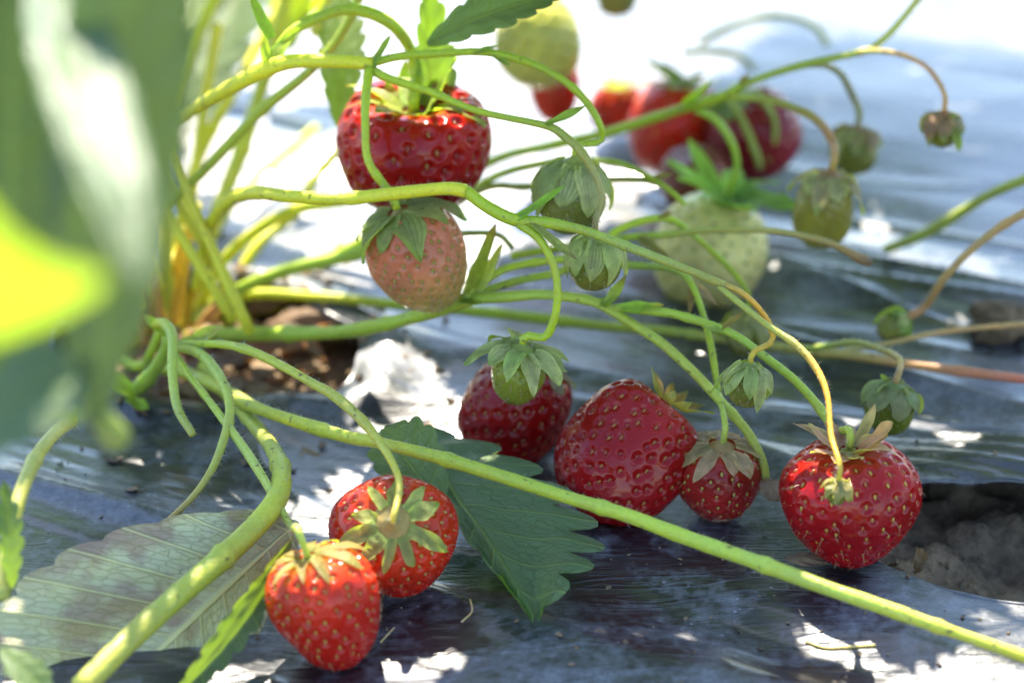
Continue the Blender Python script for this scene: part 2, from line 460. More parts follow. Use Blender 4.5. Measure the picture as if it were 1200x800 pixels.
def leaflet(base, tip, nrm, hw, fold=(0.15, 0.15), arch=0.08, nt=9, col=(0.05, 0.10, 0.025), m=8, seed=0, tooth=0.22, curl=0.0, wl=1.0, wr=1.0, edge=None, rough=0.02, pleat=0.08):
    """toothed strawberry leaflet; hw = half width; fold = rise angle of the left and right halves"""
    base, tip = np.asarray(base, float), np.asarray(tip, float)
    A = tip - base; L = np.linalg.norm(A); A = A / L
    S = unit(np.cross(A, nrm)); Nn = np.cross(S, A)
    nu = nt * 6 + 1
    u = np.linspace(0, 1, nu); v = np.linspace(-1, 1, 2 * m + 1)
    U, Vv = np.meshgrid(u, v, indexing='ij'); av = np.abs(Vv)
    prof = np.maximum(np.sin(math.pi * np.clip(0.03 + 0.95 * U, 0, 1) ** 1.05), 0) ** 0.8
    saw = np.abs(((U * nt) % 1.0) - 0.5) * 2
    ext = 1 - tooth * av ** 3 * saw ** 2.6
    ws = np.where(Vv < 0, wl, wr)
    lat = Vv * hw * prof * ext * ws
    al = 0.84 * U * L + np.abs(lat) * (0.30 + 0.75 * U) * (1 - U ** 6) + ext * av * 0.16 * L * U ** 3 + 0.16 * L * (1 - av) * U ** 6 * 0.9
    fa = np.where(Vv < 0, fold[0], fold[1])
    pl = 0.5 - saw
    h = arch * L * 4 * U * (1 - U) + np.abs(lat) * np.sin(fa) + pl * pleat * hw * av * (1.2 - av)
    h = h + rough * L * vnoise(U * 3.3 + seed, Vv * 2.1 + seed * 1.7, 41) * 2 + 0.012 * L * vnoise(U * nt * 1.1 + seed, Vv * 6, 42) - curl * L * np.clip(U - 0.45, 0, 1) ** 2
    W = base + A * al[..., None] + S * (lat * np.cos(fa))[..., None] + Nn * h[..., None]
    c = np.array(col)[None, None] * (1 + 0.3 * vnoise(U * 5 + seed, Vv * 4, 43))[..., None] * np.ones((nu, 2 * m + 1, 1))
    if edge is not None:
        w = np.clip((av - 0.86) / 0.14, 0, 1)[..., None] * np.clip(vnoise(U * 9, Vv * 2 + seed, 44) * 3 + 0.3, 0, 1)[..., None]
        c = c * (1 - w) + np.array(edge) * w
    lv = np.stack([U * nt, Vv, 0 * U + seed], -1)
    return mesh('leaflet', W.reshape(-1, 3), grid_faces(nu, 2 * m + 1), c.reshape(-1, 3), lv.reshape(-1, 3))

def sepal(o, X, Z, r0, L, W, th0, th1, c0, c1, cup=0.25, twist=0.0, seed=0.0, nu=12, nv=9, side=0.0, bend=1.0):
    """sepal leaving the calyx centre o along radial X (Z = calyx axis); th = elevation at base and tip, radians"""
    Y = np.cross(Z, X)
    u = np.linspace(0, 1, nu)
    th = th0 + (th1 - th0) * u ** bend
    ds = L / (nu - 1)
    pr = r0 + np.r_[0, np.cumsum(np.cos(th[:-1]) * ds)]; pz = np.r_[0, np.cumsum(np.sin(th[:-1]) * ds)]
    w = W * 0.5 * (np.clip(0.62 + 0.9 * u, 0, 1) * (1 - u ** 2.6) ** 0.8) * (1 + 0.1 * np.sin(u * 9 + seed)) + 0.00008
    v = np.linspace(-1, 1, nv)
    V = []
    for i in range(nu):
        nrm = X * -math.sin(th[i]) + Z * math.cos(th[i])
        tw = twist * u[i]
        lat = Y * math.cos(tw) + nrm * math.sin(tw)
        for vj in v:
            V.append(o + X * pr[i] + Z * pz[i] + Y * (side * L * u[i] ** 2) + lat * (vj * w[i]) + nrm * (cup * w[i] * (vj * vj - .35 * abs(vj)) + 0.06 * W * math.sin(u[i] * 7 + vj * 2 + seed) + 0.030 * W * math.cos(vj * 11) * (1 - u[i])))
    t = np.repeat(u, nv)[:, None]
    k = np.clip((t - 0.55) / 0.45, 0, 1) ** 1.5
    C = (np.array(c0) * (1 - k) + np.array(c1) * k) * np.array((1.65, 1.62, 1.1))
    C = C * (1 - .28 * np.cos(np.tile(v, nu) * 11) ** 2 * (1 - t[:, 0]))[:, None]
    C = C * (1 + 0.35 * vnoise(t[:, 0] * 5 + seed, np.tile(v, nu) * 2 + seed * 3, 51))[:, None]
    lv = np.stack([t[:, 0], np.tile(v, nu), 0 * t[:, 0]], 1)
    return mesh('sepal', np.array(V), grid_faces(nu, nv), np.clip(C, 0.004, 1), lv)

# ------------------------------------------------------------------ builder: fruit
PROF = {
    'cone':  [(0, .455), (.16, .478), (.33, .45), (.46, .32), (.50, .12), (.47, -.08), (.38, -.27), (.23, -.43), (.09, -.495), (0, -.5)],
    'wide':  [(0, .30), (.12, .37), (.26, .45), (.40, .43), (.48, .30), (.50, .12), (.465, -.08), (.37, -.28), (.22, -.43), (.09, -.49), (0, -.5)],
    'ball':  [(0, .46), (.16, .475), (.32, .385), (.44, .23), (.495, .03), (.48, -.14), (.41, -.29), (.30, -.41), (.15, -.485), (0, -.5)],
    'round': [(0, .455), (.17, .48), (.34, .44), (.46, .29), (.50, .08), (.485, -.14), (.41, -.33), (.27, -.455), (.12, -.495), (0, -.5)],
    'egg':   [(0, .48), (.18, .47), (.35, .38), (.46, .20), (.49, 0), (.44, -.2), (.33, -.37), (.16, -.475), (0, -.5)],
}
FR = {}
def fruit(key, name, label, cat, group, px, py, w, l, ax, prof='cone', d=None, zoff=None, nseed=150, res=(150, 110),
          col=((.42, .02, .015), (.35, .01, .01), (.30, .008, .01)), seedcol=((.45, .30, .05), (.35, .04, .02)),
          dep=0.0006, drad=0.37, lump=0.05, style=0.0, sc=0.9, cal=None, rseed=1, sd=None, rip=0.0):
    rg = np.random.default_rng(rseed)
    if d is None:
        d = 0.44
        for _ in range(8):
            p = P(px, py, d)
            zc = float(zfilm(p[0], p[1])) + (zoff if zoff is not None else 0.5 * w * d / FPX)
            d += (p[2] - zc) / math.sin(R(PITCH)) * 0.8
    c = P(px, py, d); mpp = d / FPX
    W, L = w * mpp, l * mpp
    Z = camdir(*ax)
    X = unit(np.cross(Z, [0.17, 0.9, 0.3])); Y = np.cross(Z, X)
    nth, nr = res
    pr = spline(np.array([(a, b, 0) for a, b in PROF[prof]]), nr)
    pr[0, 0] = pr[-1, 0] = 0; pr[:, 0] = np.maximum(pr[:, 0], 0)
    rr, zz = pr[:, 0] * W, pr[:, 1] * L
    th = np.linspace(0, 2 * math.pi, nth, endpoint=False)
    ph = rg.uniform(0, 6.28, 6)
    def lumpf(t, s):
        return 1 + lump * (0.8 * np.sin(2 * t + ph[0] + 1.5 * s) + 0.6 * np.sin(3 * t + ph[1] - 2 * s) + 0.35 * np.sin(5 * t + ph[2] + 4 * s) + 0.4 * np.sin(4 * s + ph[3]))
    def surf(t, s):                       # s 0..1 along the profile
        r = np.interp(s, np.linspace(0, 1, nr), rr) * lumpf(t, s * 3); z = np.interp(s, np.linspace(0, 1, nr), zz) * (1 + 0 * t)
        return c + (r * np.cos(t))[..., None] * X + (r * np.sin(t))[..., None] * Y + z[..., None] * Z
    s = np.linspace(0, 1, nr)
    S, T = np.meshgrid(s, th, indexing='ij')
    V = surf(T, S)
    du = np.gradient(V, axis=0); dv = np.roll(V, -1, 1) - np.roll(V, 1, 1)
    Nv = np.cross(dv, du); Nv /= np.maximum(np.linalg.norm(Nv, axis=2), 1e-12)[..., None]
    if (Nv[nr // 2, 0] @ (V[nr // 2, 0] - c)) < 0: Nv = -Nv
    Nv[0] = Z; Nv[-1] = -Z
    # seeds by phyllotaxis
    area = np.r_[0, np.cumsum(0.5 * (rr[1:] + rr[:-1]) * np.hypot(np.diff(rr), np.diff(zz)))]
    f0 = np.interp(0.13, s, area) / area[-1]
    k = np.arange(nseed)
    fk = f0 + (1 - f0) * (k + 0.5) / nseed
    fk = np.clip(fk + rg.normal(0, .08, nseed) * (1 - f0) * math.sqrt(3.0 / nseed) * .16, f0, .999); sk = np.interp(fk * area[-1], area, s); tk = k * 2.399963 + rg.normal(0, 0.06, nseed)
    sp = surf(tk, sk); e = 1e-3
    nk = np.cross(surf(tk + e, sk) - sp, surf(tk, np.minimum(sk + e, 1)) - sp); nk /= np.maximum(np.linalg.norm(nk, axis=1), 1e-15)[:, None]
    flip = np.sign(((sp - c) * nk).sum(1)); flip[flip == 0] = 1; nk *= flip[:, None]
    spacing = math.sqrt(2 * math.pi * area[-1] / nseed)
    rad = spacing * drad
    flat = V.reshape(-1, 3)
    D = np.full(len(flat), 9.0); psz = rg.uniform(.86, 1.12, nseed)
    for a in range(0, nseed, 40):
        dd = (np.linalg.norm(flat[:, None] - sp[None, a:a + 40], axis=2) / psz[None, a:a + 40]).min(1); D = np.minimum(D, dd)
    q = D / rad
    disp = -dep * np.where(q < 1, (1 - q ** 2) ** 1.1, 0) + dep * 0.10 * np.exp(-((q - 1.15) / 0.25) ** 2)
    nz = rg.uniform(0, 50)
    flat = flat + Nv.reshape(-1, 3) * disp[:, None]
    tt = S.ravel()
    ca, cb, cc = (np.array(x) for x in col)
    t1 = np.clip(tt / 0.5, 0, 1)[:, None]; t2 = np.clip((tt - 0.5) / 0.5, 0, 1)[:, None]
    C = (ca * (1 - t1) + cb * t1) * (1 - t2) + cc * t2
    C = C * (1 + 0.55 * vnoise(np.cos(T.ravel()) * 1.3 + nz, np.sin(T.ravel()) * 1.3 + tt * 5, 61))[:, None]
    if rip: C = C + (np.array((.50, .16, .05)) - C) * (np.clip(.30 - tt + .12 * vnoise(np.cos(T.ravel()) * 2 + nz, np.sin(T.ravel()) * 2, 62), 0, .3) / .3)[:, None] ** 1.3 * rip
    root = empty(name, c, label, cat, group)
    fl = obj('flesh', mesh('flesh', flat, grid_faces(nr, nth, True)[:, ::-1], np.clip(C, .003, 1)), M_BERRY, root, c)
    # seeds with their dried styles, too small to pick apart: one part
    sv, sf, scl = [], [], []
    sl_ = (sd or spacing * 0.23) * 1.0; sw = sl_ * 0.62
    tmpl = [(0, 0, -1), (.9, .0, -.3), (0, .5, -.25), (-.9, 0, -.3), (0, -.4, -.25), (.55, 0, .45), (0, .42, .4), (-.55, 0, .45), (0, -.3, .4), (0, 0.1, 1.05)]
    tf = [(0, 2, 1), (0, 3, 2), (0, 4, 3), (0, 1, 4), (1, 2, 6, 5), (2, 3, 7, 6), (3, 4, 8, 7), (4, 1, 5, 8), (5, 6, 9), (6, 7, 9), (7, 8, 9), (8, 5, 9)]
    for i in range(nseed):
        n = nk[i]; up = unit(-(Z - n * (Z @ n)) + 1e-9); sd_ = np.cross(up, n)
        o = sp[i] - n * dep * sc
        b0 = len(sv)
        for a, b, g in tmpl: sv.append(o + sd_ * a * sw + n * b * sw * 1.3 + up * g * sl_)
        sf += [[b0 + j for j in f] for f in tf]
        m_ = rg.random() ** 1.3
        cl = np.array(seedcol[0]) * (1 - m_) + np.array(seedcol[1]) * m_
        scl += [cl] * len(tmpl)
        if rg.random() < style:
            b0 = len(sv); ln = rg.uniform(0.8, 1.5) * 0.0016
            dr = unit(n * 0.7 + up * 0.6 + sd_ * rg.normal(0, 0.5)); p0 = o + n * sw * .5; p1 = p0 + dr * ln * .6; p2 = p1 + unit(dr + up * .8) * ln * .5
            wv = sd_ * 0.00009
            sv += [p0 - wv, p0 + wv, p1 - wv, p1 + wv, p2]; sf += [[b0, b0 + 1, b0 + 3, b0 + 2], [b0 + 2, b0 + 3, b0 + 4]]
            scl += [np.array((.22, .13, .05))] * 5
    if dep > .00025 and res[0] > 140:
        g_ = np.random.default_rng(rseed + 100); m_ = 900
        tj, sj = g_.uniform(0, 6.283, m_), np.interp(g_.uniform(f0, 1, m_) * area[-1], area, s)
        pj = surf(tj, sj); nj = (pj - c) / np.linalg.norm(pj - c, axis=1)[:, None]
        for i in range(m_):
            b0 = len(sv); wv = np.cross(nj[i], Z) * .00003; dr = nj[i] + g_.normal(0, .35, 3)
            sv += [pj[i] - wv - nj[i] * .0003, pj[i] + wv - nj[i] * .0003, pj[i] + dr * g_.uniform(.0004, .0009)]; sf.append([b0, b0 + 1, b0 + 2]); scl += [np.array((.55, .42, .30))] * 3
    so_ = obj('seeds', mesh('seeds', np.array(sv), sf, np.array(scl)), M_SEED, fl, c)
    so_['kind'] = 'stuff'
    top = c + Z * (zz[0] * 1.0)
    FR[key] = dict(rr=rr, zz=zz, lump=lump, top=top, Z=Z, c=c, d=d, mpp=mpp, W=W, L=L, root=root)
    if cal:
        calyx(key, rg=rg, **cal)
    return root

def clear_flesh(me, f, eps=0.0005):
    c, Z, rr, zz = f['c'], f['Z'], f['rr'] * (1 + f['lump'] * .9), f['zz']
    co = np.empty(len(me.vertices) * 3); me.vertices.foreach_get('co', co); co = co.reshape(-1, 3)
    q = co - c; z = q @ Z; rv = q - z[:, None] * Z; r = np.linalg.norm(rv, axis=1); ru = rv / np.maximum(r, 1e-9)[:, None]
    k = int(np.argmax(zz)); rs = rr[k]
    br = np.interp(z, zz[k:][::-1], rr[k:][::-1], left=0)
    inner = r <= rs
    z2 = np.where(inner, np.maximum(z, np.interp(r, rr[:k + 1], zz[:k + 1]) + eps) if k > 0 else np.maximum(z, zz[0] + eps), z)
    r2 = np.where(~inner & (z < zz[k]), np.maximum(r, br + eps * 1.2), r)
    # keep the relief of the sepal: points that had to move keep part of their depth below the lifted shell
    r2 = np.where(r2 > r, r2 + 0.25 * np.clip(r - br, -.002, 0) + .0004, r2)
    me.vertices.foreach_set('co', (c + ru * r2[:, None] + Z * z2[:, None]).ravel()); me.update()
def calyx(key, rg, n=10, len_px=38, wid_px=18, cap_px=12, th0=(-5, 10), th1=(-50, -30), c0=(.17, .26, .07), c1=(.17, .24, .07), alt=None, capc=None, lift=0.0005, a0=0.0, twist=0.25, bend=1.0, nu=10):
    f = FR[key]; mpp, Z, c = f['mpp'], f['Z'], f['c']
    o = f['top'] + Z * lift
    X = unit(np.cross(Z, [0.3, 0.2, 0.93])); Y = np.cross(Z, X)
    cr = cap_px * mpp
    # domed cap
    rings, sides = 5, 16
    V, F, C = [], [], []
    capc = capc or c0
    for i in range(rings):
        t = i / (rings - 1)
        for j in range(sides):
            a = 2 * math.pi * j / sides
            rr_ = cr * (1 - t * 0.92) * (1 + 0.1 * math.sin(5 * a + a0) * (1 - t))
            V.append(o + (X * math.cos(a) + Y * math.sin(a)) * rr_ + Z * (cr * (0.32 * t ** 1.5 - 0.12 * (1 - t) + (0.22 * t ** 6))))
            C.append(np.array(capc) * np.array((1.35, 1.2, .6)) * (1 - t * .3) + np.array((.22, .30, .08)) * t * .3)
    F = [f[::-1] for f in grid_faces(rings, sides, True).tolist()]; F.append(list(range((rings - 1) * sides, rings * sides)))
    co = obj('calyx', mesh('calyx', np.array(V), F, np.array(C), np.zeros((len(V), 3))), M_SEPAL, f['root'], c)
    for k in range(n):
        a = a0 + 2 * math.pi * (k + rg.uniform(-.22, .22)) / n
        Xk = X * math.cos(a) + Y * math.sin(a)
        s = (1.0 if k % 2 else 0.80) * rg.uniform(0.68, 1.15)
        cc0 = np.array(c0) * rg.uniform(.8, 1.25); cc1 = np.array(c1) * rg.uniform(.8, 1.2)
        if alt is not None:
            m_ = rg.random(); cc0 = cc0 * (1 - m_) + np.array(alt) * m_; m_ = rg.random(); cc1 = cc1 * (1 - m_) + np.array(alt) * m_
        me = sepal(o, Xk, Z, cr * 0.72, len_px * mpp * s, wid_px * mpp * rg.uniform(.65, 1.15), R(rg.uniform(*th0)), R(rg.uniform(*th1)), cc0, cc1,
                   cup=rg.uniform(.05, .45), twist=rg.normal(0, twist * 1.6), seed=rg.uniform(0, 9), side=rg.normal(0, .08), bend=bend, nu=nu + 2)
        clear_flesh(me, f, rg.uniform(.0003, .0009))
        obj('sepal', me, M_SEPAL, co, c)
    f['stem'] = o + Z * cr * 0.35

RED = ((.46, .020, .008), (.36, .006, .006), (.28, .004, .007))
DARK = ((.38, .014, .008), (.28, .006, .006), (.22, .005, .008))
RSEED = ((.50, .33, .06), (.36, .03, .015))
DSEED = ((.38, .16, .03), (.26, .012, .012))
GSEED = ((.20, .24, .03), (.26, .27, .04))
GR = 'strawberries hanging from and lying around the plant'
def F_(*a, **k): return fruit(*a, **k)
F_('b1', 'strawberry', 'bright red cone shaped strawberry nearest the bottom edge with drooping sepals', 'strawberry', GR, 385, 714, 130, 148, (-.30, .90, .34), 'cone',
   rip=.5, col=((.66, .075, .006), (.56, .018, .005), (.42, .008, .006)), seedcol=((.50, .38, .07), (.42, .20, .03)), nseed=190, res=(220, 150), style=.25, rseed=3,  # orange calyx end paints sunlight into the skin colour
   cal=dict(n=9, len_px=46, wid_px=16, cap_px=14, th0=(-15, 45), th1=(-110, -30), c0=(.22, .24, .07), c1=(.14, .20, .06), alt=(.28, .22, .08)))
F_('b2', 'strawberry', 'red strawberry turning its green calyx star to the viewer beside the dark leaf', 'strawberry', GR, 461, 627, 142, 132, (.06, .32, .94), 'round',
   rip=.5, col=((.62, .06, .006), (.54, .016, .005), (.40, .008, .006)), seedcol=((.50, .38, .07), (.40, .14, .03)), nseed=190, res=(220, 150), style=.15, rseed=5,  # orange at the top of this gradient also imitates sun
   cal=dict(n=10, len_px=46, wid_px=21, cap_px=27, th0=(-8, 8), th1=(-38, -8), c0=(.28, .34, .12), c1=(.20, .32, .07), capc=(.40, .33, .20), lift=.0012))
F_('b3', 'strawberry', 'dark red strawberry on the film behind a small green fruit with pale sepals', 'strawberry', GR, 604, 481, 122, 134, (.50, .78, .25), 'round',
   col=DARK, seedcol=DSEED, nseed=170, res=(200, 140), rseed=7, style=.1,
   cal=dict(n=9, len_px=48, wid_px=20, cap_px=14, th0=(-20, 40), th1=(-60, 30), c0=(.26, .20, .14), c1=(.22, .20, .10), alt=(.30, .18, .15)))
F_('b4', 'strawberry', 'largest dark red strawberry on the film, seedy and rounded, calyx turned away', 'strawberry', GR, 731, 533, 146, 166, (.60, .72, .02), 'round',
   col=DARK, rip=.25, seedcol=DSEED, nseed=230, res=(240, 170), rseed=11, dep=.00065, lump=.06, style=.1,
   cal=dict(n=9, len_px=46, wid_px=18, cap_px=16, th0=(10, 60), th1=(0, 80), c0=(.34, .20, .05), c1=(.14, .20, .04), alt=(.30, .20, .06)))
F_('b5', 'strawberry', 'small dull red strawberry under a withered brown calyx', 'strawberry', GR, 841, 563, 97, 102, (.05, .84, .52), 'cone',
   col=((.36, .05, .03), (.34, .02, .016), (.30, .02, .016)), seedcol=((.45, .40, .08), (.40, .25, .05)), nseed=120, res=(180, 120), rseed=13, dep=.00045, style=.2,
   cal=dict(n=10, len_px=44, wid_px=22, cap_px=21, th0=(-20, 5), th1=(-70, -35), c0=(.42, .32, .20), c1=(.30, .29, .14), alt=(.44, .29, .22), capc=(.46, .30, .22)))
F_('b6', 'strawberry', 'plump red strawberry at the soil hole with pinkish flared sepals', 'strawberry', GR, 994, 591, 156, 150, (-.06, .90, .42), 'cone',
   rip=.3, col=((.46, .016, .008), (.34, .006, .008), (.27, .006, .010)), seedcol=((.55, .36, .06), (.40, .08, .02)), nseed=200, res=(240, 160), rseed=17, dep=.0006, style=.35,
   cal=dict(n=11, len_px=68, wid_px=25, cap_px=15, th0=(5, 45), th1=(-10, 65), c0=(.38, .32, .18), c1=(.36, .30, .18), alt=(.44, .20, .20), capc=(.36, .34, .16)))
F_('b7', 'strawberry', 'big glossy red strawberry hanging high with broad shoulders and upright sepals', 'strawberry', GR, 485, 180, 186, 150, (.02, .86, .50), 'wide', d=.472,
   col=RED, seedcol=DSEED, nseed=150, res=(240, 160), rseed=19, dep=.0012, drad=.34, lump=.04, style=.05,
   cal=dict(n=10, len_px=68, wid_px=30, cap_px=20, th0=(5, 60), th1=(-50, 85), c0=(.22, .32, .05), c1=(.16, .28, .04), alt=(.30, .33, .08), lift=.001, twist=.5))
F_('b8', 'strawberry', 'half ripe pink and green strawberry hanging below the big red one', 'strawberry', GR, 492, 304, 112, 134, (-.36, .82, .40), 'cone', d=.452,
   col=((.62, .13, .08), (.60, .24, .11), (.44, .52, .10)), seedcol=((.30, .28, .03), (.36, .34, .05)), nseed=190, res=(180, 130), rseed=23, dep=.0005, style=.95, sd=.0008,
   cal=dict(n=10, len_px=66, wid_px=40, cap_px=18, th0=(-25, 15), th1=(-85, -40), c0=(.26, .25, .12), c1=(.17, .28, .08), alt=(.16, .28, .07), capc=(.30, .22, .13)))
UG = 'unripe strawberries and buds on thin stalks'
def bud(key, label, px, py, w, l, ax, d, name='strawberry_bud', cat='bud', body=((.22, .26, .06), (.20, .24, .04), (.20, .24, .04)), prof='egg', rs=1, ns=60, res=(72, 54), **cal):
    c = dict(n=10, len_px=l * .8, wid_px=w * .36, cap_px=w * .26, th0=(-45, -20), th1=(-100, -75), c0=(.34, .38, .17), c1=(.24, .33, .10), alt=(.38, .36, .22), bend=.6)
    c.update(cal)
    fruit(key, name, label, cat, UG, px, py, w, l, ax, prof, d=d, nseed=ns, res=res, col=body, seedcol=GSEED, dep=.00022, rseed=rs, style=.3, cal=c)
VERT = (0, .88, .47)
bud('u24', 'small green fruit with big pale calyx hanging before a dark red strawberry', 606, 440, 62, 70, (.18, .90, .40), .437, 'unripe_strawberry', 'strawberry', body=((.20, .26, .03), (.22, .28, .03), (.20, .26, .03)), rs=31, ns=110, res=(110, 80),
    len_px=62, wid_px=32, cap_px=20, th0=(-20, 10), th1=(-75, -20), c0=(.24, .31, .12), c1=(.16, .27, .07), bend=1)
bud('u18', 'large folded green bud with mottled sepals at the middle top', 670, 232, 84, 88, (.08, .92, .38), .452, body=((.20, .25, .05),) * 3, rs=33, ns=90, res=(110, 80), len_px=72, wid_px=34, th1=(-105, -80))
bud('u19', 'green bud with closed sepals hanging just below the large folded bud', 697, 308, 66, 66, VERT, .438, rs=35, ns=70, res=(90, 70), len_px=62, wid_px=26, th0=(-45, -30), th1=(-95, -80))
bud('u20', 'pale green closed bud hanging from a curled orange stalk', 876, 452, 48, 52, (.10, .92, .38), .425, rs=37, len_px=60, wid_px=24, th0=(-55, -30), th1=(-90, -70), c0=(.28, .34, .14), c1=(.22, .31, .10))
bud('u21', 'blurred brownish withered bud above the pale green closed bud', 874, 392, 48, 56, VERT, .50, rs=39, c0=(.28, .25, .12), c1=(.24, .20, .10), len_px=50, wid_px=22)
bud('u22', 'dark green seedy fruit wearing a cap of sepals on the film', 1043, 479, 58, 62, (.10, .90, .42), .452, 'unripe_strawberry', 'strawberry', body=((.13, .19, .02), (.14, .20, .02), (.12, .18, .02)), rs=41, ns=130, res=(110, 80),
    len_px=50, wid_px=32, n=7, th0=(-35, -15), th1=(-100, -70), c0=(.18, .24, .13), c1=(.15, .20, .09), alt=(.24, .20, .13))
bud('u25', 'tiny withered flower bud hanging in front of the plump red strawberry', 981, 577, 26, 30, VERT, .398, rs=43, ns=30, res=(48, 36), n=8, len_px=30, wid_px=13, th0=(-50, -10), th1=(-95, -40), c0=(.30, .27, .13), c1=(.20, .30, .08), alt=(.34, .26, .14))
bud('u15', 'green yellow fruit hanging under purplish sepals at the right', 965, 247, 74, 92, (.12, .90, .42), .500, 'unripe_strawberry', 'strawberry', body=((.30, .30, .05), (.28, .28, .04), (.26, .28, .04)), rs=45, ns=110, res=(110, 80),
    len_px=52, wid_px=28, n=9, th0=(-40, -20), th1=(-85, -60), c0=(.30, .20, .18), c1=(.18, .28, .11), capc=(.34, .16, .17), bend=.9)
bud('u16', 'blurred purple topped green bud behind the green yellow fruit', 1001, 178, 56, 56, (.05, .9, .42), .545, rs=47, len_px=44, wid_px=24, c0=(.28, .17, .17), c1=(.14, .24, .07), capc=(.32, .16, .17), th0=(-35, -10), th1=(-80, -50))
bud('u17', 'small round bud dangling alone from a reddish hooked stalk at the far right', 1105, 153, 40, 40, (-.05, .9, .42), .492, rs=49, len_px=40, wid_px=20, c0=(.32, .15, .16), c1=(.17, .25, .06), capc=(.40, .16, .18), alt=(.20, .26, .08), th0=(-40, -20), th1=(-95, -70))
bud('u23', 'small green bud at the end of a brown stalk lying on the film', 1046, 383, 34, 38, (.72, .45, -.1), .497, rs=51, len_px=34, wid_px=16, c0=(.16, .26, .07), c1=(.14, .26, .06), th0=(-40, -15), th1=(-110, -80))
WH = ((.80, .80, .26), (.80, .78, .26), (.68, .70, .16))
BACK = 'blurred strawberries at the back'
F_('k12', 'unripe_strawberry', 'large whitish green unripe strawberry resting behind the stalks', 'strawberry', BACK, 832, 297, 138, 142, (.22, .82, .45), 'egg', d=.540, lump=.02,
   col=WH, seedcol=((.26, .28, .06), (.30, .30, .07)), nseed=150, res=(130, 90), rseed=61, dep=.0005,
   cal=dict(n=10, len_px=78, wid_px=30, cap_px=16, th0=(10, 40), th1=(-20, 40), c0=(.17, .30, .09), c1=(.17, .32, .09)))
F_('k10', 'strawberry', 'blurred bright red strawberry at the back under the forked stalk', 'strawberry', BACK, 792, 150, 112, 110, (.1, .85, .4), 'round', d=.605,
   col=((.62, .03, .012),) * 3, seedcol=RSEED, nseed=110, res=(90, 60), rseed=63, cal=dict(n=8, len_px=45, wid_px=20, th0=(10, 40), th1=(-30, 40)))
F_('k11', 'strawberry', 'blurred purple red strawberry at the back beside the bright red one', 'strawberry', BACK, 885, 158, 108, 98, (-.5, .6, .4), 'round', d=.59,
   col=((.26, .02, .03),) * 3, seedcol=DSEED, nseed=110, res=(90, 60), rseed=65, cal=dict(n=8, len_px=40, wid_px=18, th0=(10, 40), th1=(-30, 40)))
F_('k13', 'strawberry', 'blurred brownish pink strawberry between the red and the whitish one', 'strawberry', BACK, 812, 208, 84, 66, (-.3, .7, .5), 'round', d=.575,
   col=((.20, .06, .04),) * 3, seedcol=DSEED, nseed=90, res=(80, 54), rseed=67)
F_('k9', 'unripe_strawberry', 'blurred yellow green strawberry hanging at the top edge', 'strawberry', BACK, 631, 48, 104, 112, (-.2, .9, .4), 'ball', d=.60,
   col=((.66, .70, .16), (.62, .66, .14), (.56, .58, .12)), seedcol=GSEED, nseed=110, res=(90, 60), rseed=69)
F_('k8', 'strawberry', 'blurred red strawberry under the yellow green one', 'strawberry', BACK, 650, 108, 62, 74, (0, .9, .4), 'cone', d=.625,
   col=((.60, .04, .012),) * 3, seedcol=RSEED, nseed=80, res=(80, 54), rseed=71)
F_('k7', 'strawberry', 'blurred red strawberry left of the bright red one at the back', 'strawberry', BACK, 724, 128, 70, 56, (0, .9, .4), 'round', d=.64,
   col=((.58, .04, .014),) * 3, seedcol=RSEED, nseed=80, res=(80, 54), rseed=73, cal=dict(n=7, len_px=34, wid_px=16, th0=(10, 40), th1=(-30, 40)))
F_('k6', 'unripe_strawberry', 'blurred green strawberry cut by the top edge', 'strawberry', BACK, 722, -4, 52, 48, (0, .9, .4), 'round', d=.66,
   col=((.22, .26, .05),) * 3, seedcol=GSEED, nseed=60, res=(70, 48), rseed=75)

# ------------------------------------------------------------------ main plant: stalks
plant = empty('strawberry_plant', PC, 'bushy strawberry plant with many stalks growing through the plastic film', 'plant')
def fuzz(V, F, C, sides):
    """fine hairs standing off a tube made by tube()"""
    n = (len(V) - 2) // sides
    cen = V[:n * sides].reshape(n, sides, 3).mean(1)
    L = np.linalg.norm(np.diff(cen, axis=0), axis=1).sum()
    m = int(L / 0.00016)
    i = rng.integers(0, n * sides, m); p = V[i] + (V[(i + 1) % (n * sides)] - V[i]) * 0
    row = np.minimum(i // sides, n - 1)
    nr = p - cen[row]; nr /= np.maximum(np.linalg.norm(nr, axis=1), 1e-9)[:, None]
    T = np.gradient(cen, axis=0)[row]; step = np.linalg.norm(T, axis=1)[:, None]
    p = p + T * rng.uniform(-.5, .5, (m, 1)); T = T / np.maximum(step, 1e-9)
    d = nr + T * rng.normal(.3, .35, (m, 1)) + rng.normal(0, .25, (m, 3))
    tip = p + d * rng.uniform(.0005, .0014, (m, 1))
    w = np.cross(nr, T) * .000045 + T * .00003
    HV = np.stack([p - w - nr * .0001, p + w - nr * .0001, tip], 1).reshape(-1, 3)
    b0 = len(V)
    HF = (b0 + np.arange(3 * m).reshape(m, 3)).tolist()
    return np.vstack([V, HV]), F + HF, np.vstack([C, np.full((3 * m, 3), (.55, .58, .36))])
